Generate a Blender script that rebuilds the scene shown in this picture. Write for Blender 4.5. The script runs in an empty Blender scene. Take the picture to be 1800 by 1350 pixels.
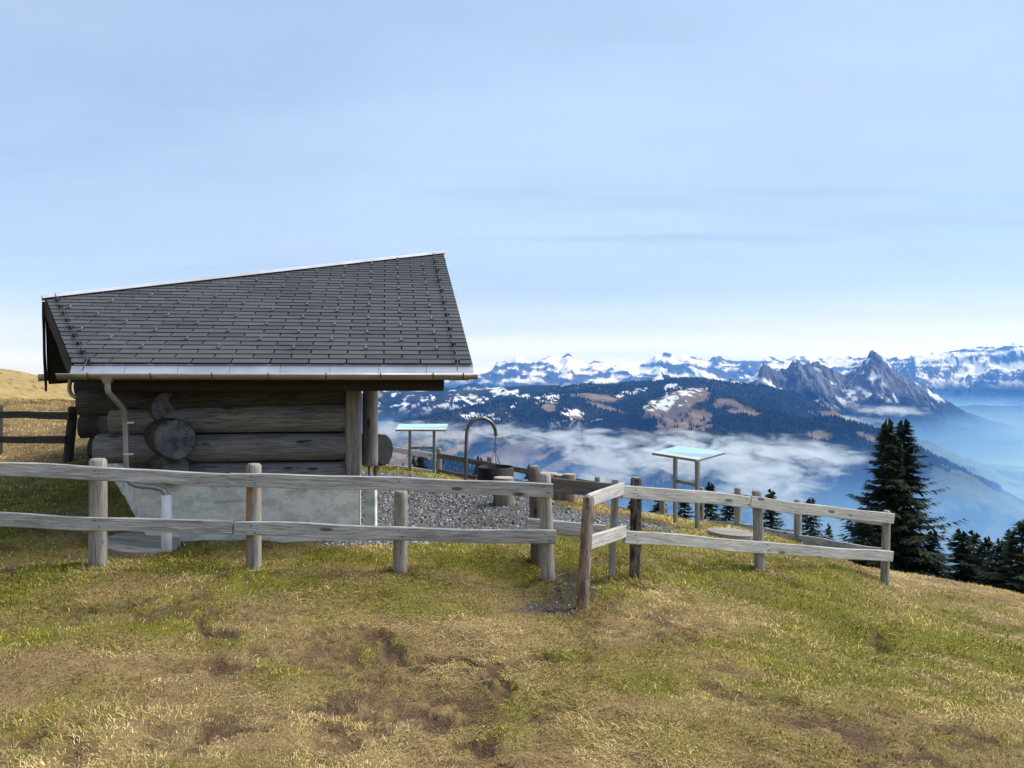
import bpy, bmesh, math, random
import numpy as np
from mathutils import Vector, Matrix, Quaternion

# ------------------------------------------------------------------ scene, camera, sky, sun, exposure
scene = bpy.context.scene
COL = scene.collection
CAMZ = 1.65
FPX, CX, HY = 1350.0, 900.0, 662.0          # focal length and horizon in photo pixels (1800 wide)
cam_data = bpy.data.cameras.new('camera')
cam = bpy.data.objects.new('camera', cam_data)
COL.objects.link(cam)
cam.location = (0, 0, CAMZ)
cam.rotation_euler = (math.radians(90), 0, 0)
cam_data.sensor_width = 36.0
cam_data.lens = 36.0 * FPX / 1800.0
cam_data.shift_y = (HY - 675.0) / 1800.0
cam_data.clip_start = 0.1
cam_data.clip_end = 120000.0
scene.camera = cam

SUN_EL, SUN_AZ = math.radians(46), math.radians(72)    # azimuth from +Y towards +X
world = bpy.data.worlds.new('World')
scene.world = world
world.use_nodes = True
wn, wl = world.node_tree.nodes, world.node_tree.links
wn.clear()
w_out = wn.new('ShaderNodeOutputWorld')
w_bg = wn.new('ShaderNodeBackground')
w_sky = wn.new('ShaderNodeTexSky')
w_sky.sky_type = 'NISHITA'
w_sky.sun_disc = False
w_sky.sun_elevation = SUN_EL
w_sky.sun_rotation = SUN_AZ
w_sky.altitude = 1580
w_sky.air_density = 1.0
w_sky.dust_density = 0.6
w_bg.inputs['Strength'].default_value = 0.0605
w_tc = wn.new('ShaderNodeTexCoord')
w_sep = wn.new('ShaderNodeSeparateXYZ')
wl.new(w_tc.outputs['Generated'], w_sep.inputs[0])
def wmath(op, a, b=None):
    n = wn.new('ShaderNodeMath'); n.operation = op
    for i, v in enumerate((a, b)):
        if v is None: continue
        if isinstance(v, (int, float)): n.inputs[i].default_value = v
        else: wl.new(v, n.inputs[i])
    return n.outputs[0]
wz = wmath('ADD', wmath('MAXIMUM', w_sep.outputs[2], 0.0), 0.09)
wcomb = wn.new('ShaderNodeCombineXYZ')
wl.new(wmath('DIVIDE', w_sep.outputs[0], wz), wcomb.inputs[0])
wl.new(wmath('DIVIDE', w_sep.outputs[1], wz), wcomb.inputs[1])
def wnoise(scale, detail, rough, sx=1.0, sy=1.0, off=0.0):
    mp = wn.new('ShaderNodeMapping')
    mp.inputs['Scale'].default_value = (sx, sy, 1)
    mp.inputs['Location'].default_value = (off, off * 0.7, off)
    wl.new(wcomb.outputs[0], mp.inputs[0])
    n = wn.new('ShaderNodeTexNoise')
    n.inputs['Scale'].default_value = scale
    n.inputs['Detail'].default_value = detail
    n.inputs['Roughness'].default_value = rough
    wl.new(mp.outputs[0], n.inputs['Vector'])
    return n.outputs['Fac']
def wramp(v, p0, p1, a=0.0, b=1.0):
    n = wn.new('ShaderNodeMapRange'); n.interpolation_type = 'SMOOTHSTEP'
    n.inputs[1].default_value = p0; n.inputs[2].default_value = p1
    n.inputs[3].default_value = a; n.inputs[4].default_value = b
    wl.new(v, n.inputs[0]); return n.outputs[0]
veil = wramp(wnoise(0.55, 6, 0.55, 0.55, 1.0, 3.1), 0.25, 0.75, 0.50, 0.92)
w_mix = wn.new('ShaderNodeMix'); w_mix.data_type = 'RGBA'
wl.new(veil, w_mix.inputs[0])
wl.new(w_sky.outputs[0], w_mix.inputs[6])
w_mix.inputs[7].default_value = (5.0, 6.5, 8.9, 1)          # thin high cloud lit from above
patch = wramp(wnoise(1.3, 5, 0.6, 0.45, 1.0, 11.7), 0.48, 0.72, 0.0, 0.55)
w_mix2 = wn.new('ShaderNodeMix'); w_mix2.data_type = 'RGBA'
wl.new(patch, w_mix2.inputs[0])
wl.new(w_mix.outputs[2], w_mix2.inputs[6])
w_mix2.inputs[7].default_value = (4.5, 5.5, 7.7, 1)
streak = wramp(wnoise(0.8, 4, 0.5, 0.30, 1.6, 4.4), 0.63, 0.70, 0.0, 0.6)
w_mix3 = wn.new('ShaderNodeMix'); w_mix3.data_type = 'RGBA'
wl.new(streak, w_mix3.inputs[0])
wl.new(w_mix2.outputs[2], w_mix3.inputs[6])
w_mix3.inputs[7].default_value = (4.0, 5.1, 7.2, 1)
band = wramp(w_sep.outputs[2], 0.015, 0.12, 0.92, 0.0)
w_mix4 = wn.new('ShaderNodeMix'); w_mix4.data_type = 'RGBA'          # distant cloud deck low over the horizon
wl.new(wmath('MULTIPLY', band, wramp(wnoise(0.5, 4, 0.5, 0.35, 1.3, 8.8), 0.3, 0.6, 0.5, 1.0)), w_mix4.inputs[0])
wl.new(w_mix3.outputs[2], w_mix4.inputs[6])
w_mix4.inputs[7].default_value = (8.4, 8.9, 9.3, 1)
wl.new(w_mix4.outputs[2], w_bg.inputs['Color'])
wl.new(w_bg.outputs[0], w_out.inputs['Surface'])

sun_data = bpy.data.lights.new('sun', 'SUN')
sun_data.energy = 2.6
sun_data.angle = math.radians(38.0)
sun_data.color = (1.0, 0.95, 0.87)
sun = bpy.data.objects.new('sun', sun_data)
COL.objects.link(sun)
sdir = Vector((math.sin(SUN_AZ) * math.cos(SUN_EL), math.cos(SUN_AZ) * math.cos(SUN_EL), math.sin(SUN_EL)))
sun.rotation_euler = sdir.to_track_quat('Z', 'Y').to_euler()
sun.location = (30, 5, 40)

vs = scene.view_settings
vs.view_transform = 'Standard'
vs.look = 'None'
vs.exposure = 1.0
vs.gamma = 1.0
vs.use_curve_mapping = False
scene.cycles.max_bounces = 6
scene.cycles.diffuse_bounces = 3
scene.cycles.transparent_max_bounces = 8
scene.cycles.volume_bounces = 2
scene.cycles.volume_max_steps = 128

rng = np.random.default_rng(7)
random.seed(7)

# ------------------------------------------------------------------ helpers
def P(px, py, Z):
    return Vector(((px - CX) / FPX * Z, Z, CAMZ - (py - HY) / FPX * Z))

def _hash(ix, iy, seed):
    h = (ix.astype(np.int64) * 374761393 + iy.astype(np.int64) * 668265263 + seed * 1442695041) & 0xFFFFFFFF
    h = ((h ^ (h >> 13)) * 1274126177) & 0xFFFFFFFF
    h = h ^ (h >> 16)
    return h.astype(np.float64) / 4294967295.0
def vnoise(x, y, seed=0):
    x = np.asarray(x, float); y = np.asarray(y, float)
    ix, iy = np.floor(x), np.floor(y)
    fx, fy = x - ix, y - iy
    fx = fx * fx * fx * (fx * (fx * 6 - 15) + 10); fy = fy * fy * fy * (fy * (fy * 6 - 15) + 10)
    a, b = _hash(ix, iy, seed), _hash(ix + 1, iy, seed)
    c, d = _hash(ix, iy + 1, seed), _hash(ix + 1, iy + 1, seed)
    return (a + (b - a) * fx) * (1 - fy) + (c + (d - c) * fx) * fy
def fbm(x, y, octv=4, seed=0, gain=0.5):
    s, a, t = 0.0, 1.0, 0.0
    for i in range(octv):
        s = s + a * vnoise(x * 2 ** i + 17.3 * i, y * 2 ** i - 9.1 * i, seed + i); t += a; a *= gain
    return s / t
def ridged(x, y, octv=5, seed=0, gain=0.5):
    s, a, t = 0.0, 1.0, 0.0
    for i in range(octv):
        s = s + a * (1 - np.abs(2 * vnoise(x * 2 ** i + 5.7 * i, y * 2 ** i + 3.3 * i, seed + i) - 1)); t += a; a *= gain
    return s / t
def sstep(a, b, v):
    t = np.clip((v - a) / (b - a), 0, 1); return t * t * (3 - 2 * t)

def fast_mesh(name, verts, faces, mats, smooth=False, colors=None):
    """verts (n,3); faces (m,k) numpy array of equal-sized polygons"""
    me = bpy.data.meshes.new(name)
    verts = np.asarray(verts, np.float32); faces = np.asarray(faces, np.int32)
    m, k = faces.shape
    me.vertices.add(len(verts)); me.vertices.foreach_set('co', verts.ravel())
    me.loops.add(m * k); me.loops.foreach_set('vertex_index', faces.ravel())
    me.polygons.add(m)
    me.polygons.foreach_set('loop_start', np.arange(0, m * k, k, dtype=np.int32))
    me.polygons.foreach_set('loop_total', np.full(m, k, np.int32))
    if smooth: me.polygons.foreach_set('use_smooth', np.ones(m, bool))
    if colors is not None:
        at = me.color_attributes.new('Col', 'FLOAT_COLOR', 'POINT')
        c = np.ones((len(verts), 4), np.float32); c[:, :3] = colors
        at.data.foreach_set('color', c.ravel())
    me.update(calc_edges=True); me.validate()
    for mt in (mats if isinstance(mats, (list, tuple)) else [mats]): me.materials.append(mt)
    return me

def link(name, me, parent=None, loc=(0, 0, 0), rot=None):
    o = bpy.data.objects.new(name, me)
    COL.objects.link(o)
    if parent is not None: o.parent = parent
    o.location = loc
    if rot is not None:
        o.rotation_mode = 'QUATERNION'; o.rotation_quaternion = rot
    return o
def tag(o, label=None, cat=None, group=None, kind=None):
    if label: o['label'] = label
    if cat: o['category'] = cat
    if group: o['group'] = group
    if kind: o['kind'] = kind
    return o
def thing(name, loc, label, cat, group=None):
    o = bpy.data.objects.new(name, None); COL.objects.link(o); o.location = loc
    o.empty_display_size = 0.2
    return tag(o, label, cat, group)
def root_loc(o):
    v = Vector((0, 0, 0))
    while o is not None: v = v + o.location; o = o.parent
    return v
def bm_mesh(name, bm, mats, smooth=False):
    me = bpy.data.meshes.new(name); bm.normal_update(); bm.to_mesh(me); bm.free()
    for mt in (mats if isinstance(mats, (list, tuple)) else [mats]): me.materials.append(mt)
    if smooth:
        for p in me.polygons: p.use_smooth = True
    return me
def axis_rot(d, up=Vector((0, 0, 1))):
    x = Vector(d).normalized()
    z = (up - x * up.dot(x))
    if z.length < 1e-4: z = Vector((0, 1, 0)) - x * x.y
    z.normalize(); y = z.cross(x)
    return Matrix((x, y, z)).transposed().to_quaternion()
def sweep(rings, cap=True):
    """rings: list of lists of Vector, same count; returns bmesh tube"""
    bm = bmesh.new(); vr = [[bm.verts.new(p) for p in r] for r in rings]; n = len(rings[0])
    for a, b in zip(vr, vr[1:]):
        for i in range(n): bm.faces.new((a[i], a[(i + 1) % n], b[(i + 1) % n], b[i]))
    if cap:
        f0 = bm.faces.new(list(reversed(vr[0]))); f1 = bm.faces.new(vr[-1]); f0.material_index = f1.material_index = 0
    return bm
def board_mesh(L, w, h, seed, mats, seg=14, wob=0.006, cut=0.0):
    """sawn board: local x along the length, y thickness w, z height h, soft corners, uneven edges"""
    r = random.Random(seed); b = min(w, h) * 0.14; rings = []
    sec = [(-w/2 + b, -h/2), (w/2 - b, -h/2), (w/2, -h/2 + b), (w/2, h/2 - b), (w/2 - b, h/2), (-w/2 + b, h/2), (-w/2, h/2 - b), (-w/2, -h/2 + b)]
    ph = [r.uniform(0, 6.3) for _ in range(4)]
    for i in range(seg + 1):
        t = i / seg; x = L * t
        dz = wob * (math.sin(2.3 * x + ph[0]) + 0.5 * math.sin(6.1 * x + ph[1])); hz = 1 + 0.035 * math.sin(3.1 * x + ph[2]) + r.uniform(-0.012, 0.012)
        dy = wob * 0.5 * math.sin(2.9 * x + ph[3])
        e = 0.985 if i in (0, seg) else 1.0
        rings.append([Vector((x + cut * z * (1 if i == 0 else (-1 if i == seg else 0)), (y + dy) * e, (z * hz + dz) * e)) for y, z in sec])
    bm = sweep(rings)
    return bm_mesh('board', bm, mats)
def round_mesh(L, r0, r1, seed, mats, seg=12, n=18, wob=0.04, chamfer=0.015, endmat=1):
    """round log: local x along its axis; end faces use the second material"""
    r = random.Random(seed); rings = []; ph = [r.uniform(0, 6.3) for _ in range(6)]
    xs = [0.0, chamfer] + [L * (i / seg) for i in range(1, seg)] + [L - chamfer, L]
    for i, x in enumerate(xs):
        t = x / L; rad = r0 + (r1 - r0) * t
        if i in (0, len(xs) - 1): rad *= (1 - chamfer / max(r0, r1) * 0.8)
        ring = []
        for k in range(n):
            a = 2 * math.pi * k / n
            f = 1 + wob * (0.5 * math.sin(2 * a + ph[0] + 0.6 * x) + 0.4 * math.sin(3 * a + ph[1] - 0.9 * x) + 0.3 * math.sin(5 * a + ph[2]) + 0.35 * math.sin(4.0 * x + ph[3] + a))
            ring.append(Vector((x, rad * f * math.cos(a), rad * f * math.sin(a) + 0.15 * wob * rad * math.sin(1.7 * x + ph[4]))))
        rings.append(ring)
    bm = sweep(rings, cap=False)
    bm.verts.ensure_lookup_table()
    vs_ = list(bm.verts)
    for ids, rev, xo in ((vs_[:n], True, rings[0][0].x), (vs_[-n:], False, rings[-1][0].x)):
        c = bm.verts.new((xo, 0, 0))
        for k in range(n):
            a, b = ids[k], ids[(k + 1) % n]
            f = bm.faces.new((b, a, c) if rev else (a, b, c)); f.material_index = endmat
    me = bm_mesh('round', bm, mats)
    for p in me.polygons: p.use_smooth = (p.material_index == 0)
    return me
def beam(name, p0, p1, me, parent, up=Vector((0, 0, 1))):
    return link(name, me, parent, Vector(p0) - (root_loc(parent) if parent else Vector()), axis_rot(Vector(p1) - Vector(p0), up))
def tube_mesh(pts, r, mats, n=10, smooth_pts=True):
    """round bar along a polyline in given coordinates"""
    pts = [Vector(p) for p in pts]
    if smooth_pts and len(pts) > 2:
        for _ in range(2):
            q = [pts[0]]
            for a, b in zip(pts, pts[1:]): q += [a.lerp(b, 0.25), a.lerp(b, 0.75)]
            q.append(pts[-1]); pts = q
    rings = []; prev = None
    for i, p in enumerate(pts):
        d = (pts[min(i + 1, len(pts) - 1)] - pts[max(i - 1, 0)]).normalized()
        ref = Vector((0, 0, 1)) if abs(d.z) < 0.9 else Vector((1, 0, 0))
        if prev is not None: ref = prev
        y = (ref - d * ref.dot(d)).normalized(); prev = y; z = d.cross(y)
        rings.append([p + (y * math.cos(a) + z * math.sin(a)) * r for a in [2 * math.pi * k / n for k in range(n)]])
    return bm_mesh('tube', sweep(rings), mats, True)
def box_verts(bm, c, sx, sy, sz, M=None):
    vs_ = []
    for dx in (-.5, .5):
        for dy in (-.5, .5):
            for dz in (-.5, .5):
                v = Vector((c[0] + dx * sx, c[1] + dy * sy, c[2] + dz * sz))
                vs_.append(bm.verts.new(M @ v if M else v))
    for f in ((0, 1, 3, 2), (4, 6, 7, 5), (0, 4, 5, 1), (2, 3, 7, 6), (0, 2, 6, 4), (1, 5, 7, 3)):
        bm.faces.new([vs_[i] for i in f])

# ------------------------------------------------------------------ materials
def new_mat(name):
    m = bpy.data.materials.new(name); m.use_nodes = True
    nt = m.node_tree; b = nt.nodes['Principled BSDF']
    return m, nt, b
class NB:
    def __init__(s, nt): s.nt = nt
    def n(s, t, **kw):
        nd = s.nt.nodes.new(t)
        for k, v in kw.items(): setattr(nd, k, v)
        return nd
    def put(s, sock, v):
        if hasattr(v, 'is_output'): s.nt.links.new(v, sock)
        else: sock.default_value = v
    def coord(s, which='Object', scale=(1, 1, 1), loc=(0, 0, 0), rnd=False):
        tc = s.n('ShaderNodeTexCoord'); out = tc.outputs[which]
        if rnd:
            oi = s.n('ShaderNodeObjectInfo'); mu = s.n('ShaderNodeVectorMath', operation='MULTIPLY_ADD')
            s.nt.links.new(oi.outputs['Random'], mu.inputs[0]); mu.inputs[1].default_value = (37, 53, 71); s.nt.links.new(out, mu.inputs[2]); out = mu.outputs[0]
        mp = s.n('ShaderNodeMapping'); mp.inputs['Scale'].default_value = scale; mp.inputs['Location'].default_value = loc
        s.nt.links.new(out, mp.inputs[0]); return mp.outputs[0]
    def noise(s, vec, scale=5, detail=4, rough=0.55, dist=0.0):
        nd = s.n('ShaderNodeTexNoise'); s.put(nd.inputs['Vector'], vec)
        nd.inputs['Scale'].default_value = scale; nd.inputs['Detail'].default_value = detail
        nd.inputs['Roughness'].default_value = rough; nd.inputs['Distortion'].default_value = dist
        return nd.outputs['Fac']
    def vor(s, vec, scale=5, feature='F1', out='Distance'):
        nd = s.n('ShaderNodeTexVoronoi', feature=feature); s.put(nd.inputs['Vector'], vec); nd.inputs['Scale'].default_value = scale
        return nd.outputs[out]
    def rng(s, v, a, b, c=0.0, d=1.0):
        nd = s.n('ShaderNodeMapRange'); nd.interpolation_type = 'SMOOTHSTEP'
        s.put(nd.inputs[0], v)
        for i, q in enumerate((a, b, c, d)): nd.inputs[i + 1].default_value = q
        return nd.outputs[0]
    def mix(s, f, a, b, blend='MIX'):
        nd = s.n('ShaderNodeMix'); nd.data_type = 'RGBA'; nd.blend_type = blend
        s.put(nd.inputs[0], f)
        for i, q in ((6, a), (7, b)):
            s.put(nd.inputs[i], q if hasattr(q, 'is_output') else (q[0], q[1], q[2], 1))
        return nd.outputs[2]
    def math(s, op, a, b=0.0):
        nd = s.n('ShaderNodeMath', operation=op); s.put(nd.inputs[0], a); s.put(nd.inputs[1], b); return nd.outputs[0]
    def bump(s, h, strength=0.3, dist=0.01):
        nd = s.n('ShaderNodeBump'); nd.inputs['Strength'].default_value = strength; nd.inputs['Distance'].default_value = dist
        s.put(nd.inputs['Height'], h); return nd.outputs[0]
    def sep(s, vec):
        nd = s.n('ShaderNodeSeparateXYZ'); s.put(nd.inputs[0], vec); return nd.outputs
    def rand(s):
        return s.n('ShaderNodeObjectInfo').outputs['Random']

def wood(name, light, dark, knots=True, rough=0.85, streak=1.0, orange=0.0, bark=0.0, side=None, greenish=0.0):
    m, nt, b = new_mat(name); q = NB(nt)
    g = q.noise(q.coord('Object', (1.2, 22, 22), rnd=True), 3.0, 6, 0.65, 0.6)
    fine = q.noise(q.coord('Object', (3, 90, 90), rnd=True), 3.0, 3, 0.6)
    big = q.noise(q.coord('Object', (1.6, 4, 4), rnd=True), 1.6, 3, 0.5)
    f = q.math('ADD', q.math('MULTIPLY', q.rng(g, 0.32, 0.70), 0.72 * streak), q.math('MULTIPLY', q.rng(fine, 0.35, 0.65), 0.3))
    f = q.math('ADD', f, q.math('MULTIPLY', q.rng(big, 0.35, 0.7), 0.30))
    c = q.mix(q.math('MINIMUM', f, 1.0), light, dark)
    c = q.mix(q.math('MULTIPLY', q.rand(), 0.22), c, [x * 0.55 for x in light])
    if greenish: c = q.mix(q.rng(q.noise(q.coord('Object', (2, 5, 5), rnd=True), 2.5, 3), 0.5, 0.75, 0, greenish), c, (0.10, 0.11, 0.05))
    if orange:
        y = q.sep(q.coord('Object'))
        nz = q.noise(q.coord('Object', (1.6, 8, 8), rnd=True), 1.8, 4, 0.6)
        s_ = q.math('ADD', q.math('MULTIPLY', y[side if side is not None else 2], 9.0), q.math('MULTIPLY', nz, 2.2))
        c = q.mix(q.rng(s_, 1.15, 1.45, 0, orange), c, (0.40, 0.21, 0.09))
    if bark:
        nb = q.noise(q.coord('Object', (3, 9, 9), rnd=True), 2.2, 5, 0.7)
        c = q.mix(q.rng(nb, 0.42, 0.56, 0, bark), c, (0.045, 0.032, 0.024))
    hh = q.math('ADD', g, q.math('MULTIPLY', fine, 0.5))
    if knots:
        v = q.vor(q.coord('Object', (2.2, 7, 7), rnd=True), 1.0)
        kn = q.rng(q.math('ADD', v, q.math('MULTIPLY', fine, 0.05)), 0.11, 0.19, 1, 0)
        c = q.mix(q.math('MULTIPLY', kn, 0.85), c, [x * 0.28 for x in dark])
        crack = q.noise(q.coord('Object', (0.5, 26, 26), (3, 1, 2), rnd=True), 2.2, 2, 0.4, 0.4)
        cr = q.rng(q.math('ABSOLUTE', q.math('SUBTRACT', crack, 0.5)), 0.0, 0.018, 1, 0)
        c = q.mix(q.math('MULTIPLY', cr, 0.55), c, [x * 0.25 for x in dark])
        hh = q.math('SUBTRACT', hh, q.math('MULTIPLY', cr, 1.2))
    nt.links.new(c, b.inputs['Base Color']); b.inputs['Roughness'].default_value = rough
    b.inputs['Specular IOR Level'].default_value = 0.2
    nt.links.new(q.bump(hh, 0.55, 0.008), b.inputs['Normal'])
    return m
def endgrain(name, light, dark):
    m, nt, b = new_mat(name); q = NB(nt)
    s_ = q.sep(q.coord('Object'))
    r = q.math('SQRT', q.math('ADD', q.math('MULTIPLY', s_[1], s_[1]), q.math('MULTIPLY', s_[2], s_[2])))
    wob = q.noise(q.coord('Object', (1, 8, 8), rnd=True), 1.5, 3)
    ring = q.math('SINE', q.math('MULTIPLY', q.math('ADD', r, q.math('MULTIPLY', wob, 0.03)), 420.0))
    ang = q.math('ARCTAN2', s_[1], s_[2])
    cv = q.n('ShaderNodeCombineXYZ'); q.put(cv.inputs[0], q.math('MULTIPLY', ang, 1.5)); q.put(cv.inputs[1], q.math('MULTIPLY', r, 1.6)); q.put(cv.inputs[2], q.math('MULTIPLY', q.rand(), 30.0))
    cr = q.rng(q.noise(cv.outputs[0], 4.6, 4, 0.65), 0.595, 0.645)
    blot = q.noise(q.coord('Object', (6, 6, 6), rnd=True), 1.5, 4)
    c = q.mix(q.rng(ring, -1, 1, 0.1, 0.55), light, dark)
    c = q.mix(q.rng(blot, 0.35, 0.7), c, dark)
    c = q.mix(q.math('MULTIPLY', cr, 0.9), c, [x * 0.15 for x in dark])
    nt.links.new(c, b.inputs['Base Color']); b.inputs['Roughness'].default_value = 0.9
    b.inputs['Specular IOR Level'].default_value = 0.15
    nt.links.new(q.bump(q.math('SUBTRACT', blot, cr), 0.5, 0.01), b.inputs['Normal'])
    return m
def simple(name, col, rough=0.6, metal=0.0, var=0.25, scale=6.0, bump=0.1, spec=0.5, streaky=(1, 1, 1)):
    m, nt, b = new_mat(name); q = NB(nt)
    n1 = q.noise(q.coord('Object', streaky, rnd=True), scale, 5, 0.6)
    c = q.mix(q.rng(n1, 0.3, 0.7), [x * (1 - var) for x in col], [min(1, x * (1 + var)) for x in col])
    nt.links.new(c, b.inputs['Base Color']); b.inputs['Roughness'].default_value = rough; b.inputs['Metallic'].default_value = metal
    b.inputs['Specular IOR Level'].default_value = spec
    if bump: nt.links.new(q.bump(n1, bump, 0.01), b.inputs['Normal'])
    return m

M = {}
M['rail'] = wood('weathered_rail_wood', (0.74, 0.73, 0.70), (0.27, 0.262, 0.252))
M['rail_pale'] = wood('pale_rail_wood', (0.78, 0.76, 0.71), (0.37, 0.355, 0.33))
M['rail_dark'] = wood('dark_rail_wood', (0.20, 0.175, 0.15), (0.07, 0.06, 0.05))
M['rail_black'] = wood('near_black_wood', (0.075, 0.07, 0.065), (0.03, 0.028, 0.026), knots=False)
M['post'] = wood('weathered_post_wood', (0.52, 0.49, 0.44), (0.20, 0.18, 0.16), bark=0.0)
M['post_orange'] = wood('peeled_post_wood', (0.46, 0.43, 0.39), (0.18, 0.165, 0.15), orange=0.95, side=2)
M['post_bark'] = wood('barked_post_wood', (0.46, 0.39, 0.32), (0.17, 0.135, 0.11), bark=0.6, orange=0.5, side=2)
M['post_dark'] = wood('stained_post_wood', (0.38, 0.34, 0.29), (0.05, 0.042, 0.036), bark=0.9, orange=0.6, side=1)
M['end'] = endgrain('sawn_end_wood', (0.42, 0.38, 0.33), (0.24, 0.21, 0.18))
M['log'] = wood('hut_log_wood', (0.33, 0.325, 0.32), (0.085, 0.083, 0.082), streak=0.9)
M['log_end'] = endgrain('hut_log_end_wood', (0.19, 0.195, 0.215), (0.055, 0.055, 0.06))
M['log_dark'] = wood('shaded_log_wood', (0.10, 0.095, 0.09), (0.03, 0.028, 0.026))  # hut log wood with the shade under the eave put into its colour
M['log_pale'] = wood('hut_pillar_wood', (0.37, 0.345, 0.315), (0.14, 0.125, 0.115))
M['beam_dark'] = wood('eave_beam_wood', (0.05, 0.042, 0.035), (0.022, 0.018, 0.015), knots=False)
M['stump'] = wood('stump_wood', (0.40, 0.34, 0.27), (0.20, 0.16, 0.12))
M['stump_end'] = endgrain('stump_top_wood', (0.58, 0.52, 0.43), (0.40, 0.34, 0.27))
M['zinc'] = simple('zinc_sheet', (0.66, 0.66, 0.68), 0.5, 0.5, 0.14, 2.5, 0.03, streaky=(1.2, 1, 1))
M['gutter'] = simple('gutter_metal', (0.36, 0.31, 0.25), 0.38, 0.8, 0.2, 3.0, 0.03)
M['steel'] = simple('steel_pipe', (0.30, 0.30, 0.30), 0.35, 0.5, 0.15, 4.0, 0.02)
M['darksteel'] = simple('dark_steel', (0.06, 0.058, 0.056), 0.5, 0.6, 0.3, 8.0, 0.05)
M['pole_steel'] = simple('pole_steel', (0.17, 0.165, 0.16), 0.3, 0.8, 0.25, 5.0, 0.02)
M['bracket'] = simple('bracket_metal', (0.10, 0.10, 0.10), 0.5, 0.6, 0.2, 8.0, 0.0)
M['cable'] = simple('cable_metal', (0.07, 0.07, 0.075), 0.5, 0.4, 0.2, 8.0, 0.0)
M['hook'] = simple('hook_metal', (0.40, 0.40, 0.41), 0.4, 0.8, 0.15, 8.0, 0.0)
M['plastic'] = simple('white_plastic', (0.70, 0.70, 0.74), 0.5, 0.0, 0.05, 4.0, 0.0)
M['galv'] = simple('galvanised_steel', (0.30, 0.335, 0.345), 0.45, 0.7, 0.18, 5.0, 0.03)
M['trim'] = simple('pale_concrete_edge', (0.62, 0.61, 0.57), 0.9, 0.0, 0.1, 6.0, 0.1)
M['iron_and_shade'] = simple('burnt_iron_and_shaded_log', (0.022, 0.022, 0.024), 0.7, 0.3, 0.4, 9.0, 0.15, spec=0.3)

def concrete(name, base):
    m, nt, b = new_mat(name); q = NB(nt)
    n1 = q.noise(q.coord('Object', (1, 1, 1.6)), 4.2, 7, 0.7)
    n2 = q.noise(q.coord('Object', (1, 1, 3.5), (4, 2, 1)), 1.5, 4, 0.6, 0.4)
    pores = q.vor(q.coord('Object'), 38.0)
    c = q.mix(q.rng(n1, 0.40, 0.62), base, [x * 0.70 for x in base])
    c = q.mix(q.rng(n2, 0.55, 0.66, 0, 0.6), c, [base[0] * 0.42, base[1] * 0.44, base[2] * 0.44])
    c = q.mix(q.rng(pores, 0.05, 0.11, 0.6, 0), c, [x * 0.3 for x in base])
    nt.links.new(c, b.inputs['Base Color']); b.inputs['Roughness'].default_value = 0.9; b.inputs['Specular IOR Level'].default_value = 0.2
    nt.links.new(q.bump(q.math('ADD', n1, pores), 0.25, 0.01), b.inputs['Normal'])
    return m
M['concrete'] = concrete('weathered_concrete', (0.80, 0.80, 0.73))

def shingle_mat():
    m, nt, b = new_mat('slate_shingle'); q = NB(nt)
    r = q.rand(); n1 = q.noise(q.coord('Object', (1, 1, 1), rnd=True), 9, 5, 0.65)
    c = q.mix(r, (0.056, 0.057, 0.060), (0.096, 0.097, 0.101))
    c = q.mix(q.rng(n1, 0.35, 0.75, 0, 0.5), c, (0.085, 0.086, 0.090))
    nt.links.new(c, b.inputs['Base Color']); b.inputs['Roughness'].default_value = 0.6; b.inputs['Specular IOR Level'].default_value = 0.25
    nt.links.new(q.bump(n1, 0.2, 0.004), b.inputs['Normal'])
    return m
M['shingle'] = shingle_mat()

def attr_mat(name, nscale=3.0, amt=0.45, rough=0.95, bump=0.4, bdist=0.05, fine=30.0, trans=0.0):
    m, nt, b = new_mat(name); q = NB(nt)
    a = q.n('ShaderNodeAttribute'); a.attribute_name = 'Col'
    n1 = q.noise(q.coord('Object'), nscale, 5, 0.65); n2 = q.noise(q.coord('Object', loc=(5, 3, 1)), fine, 4, 0.7)
    f = q.math('ADD', q.rng(n1, 0.25, 0.75, 1 - amt, 1 + amt), q.rng(n2, 0.25, 0.75, -amt, amt))
    cb = q.n('ShaderNodeCombineXYZ')
    for i in range(3): q.put(cb.inputs[i], f)
    c = q.mix(1.0, a.outputs['Color'], cb.outputs[0], 'MULTIPLY')
    nt.links.new(c, b.inputs['Base Color']); b.inputs['Roughness'].default_value = rough; b.inputs['Specular IOR Level'].default_value = 0.1
    if bump: nt.links.new(q.bump(q.math('ADD', n1, n2), bump, bdist), b.inputs['Normal'])
    return m
M['ground'] = attr_mat('meadow_turf', 2.5, 0.25, fine=24.0, bump=0.8, bdist=0.03)
M['blade'] = attr_mat('grass_blade', 3.0, 0.10, fine=10.0, bump=0)
M['terrain'] = attr_mat('valley_land', 0.004, 0.22, fine=0.025, bump=0.5, bdist=25.0)
M['rockland'] = attr_mat('mountain_rock', 0.006, 0.22, fine=0.035, bump=0.6, bdist=22.0)
M['snowland'] = attr_mat('snow_range', 0.0015, 0.12, fine=0.010, bump=0.5, bdist=60.0)
M['forest'] = simple('far_forest', (0.009, 0.018, 0.013), 0.95, 0, 0.35, 0.01, 0, spec=0.05)
M['needle'] = simple('spruce_needles', (0.020, 0.031, 0.013), 0.8, 0, 0.55, 1.2, 0, spec=0.15)
M['bark'] = wood('spruce_bark', (0.10, 0.075, 0.055), (0.04, 0.03, 0.022), knots=False)
M['stone'] = simple('gravel_stone', (0.23, 0.235, 0.245), 0.85, 0, 0.45, 14.0, 0.2, spec=0.2)

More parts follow.
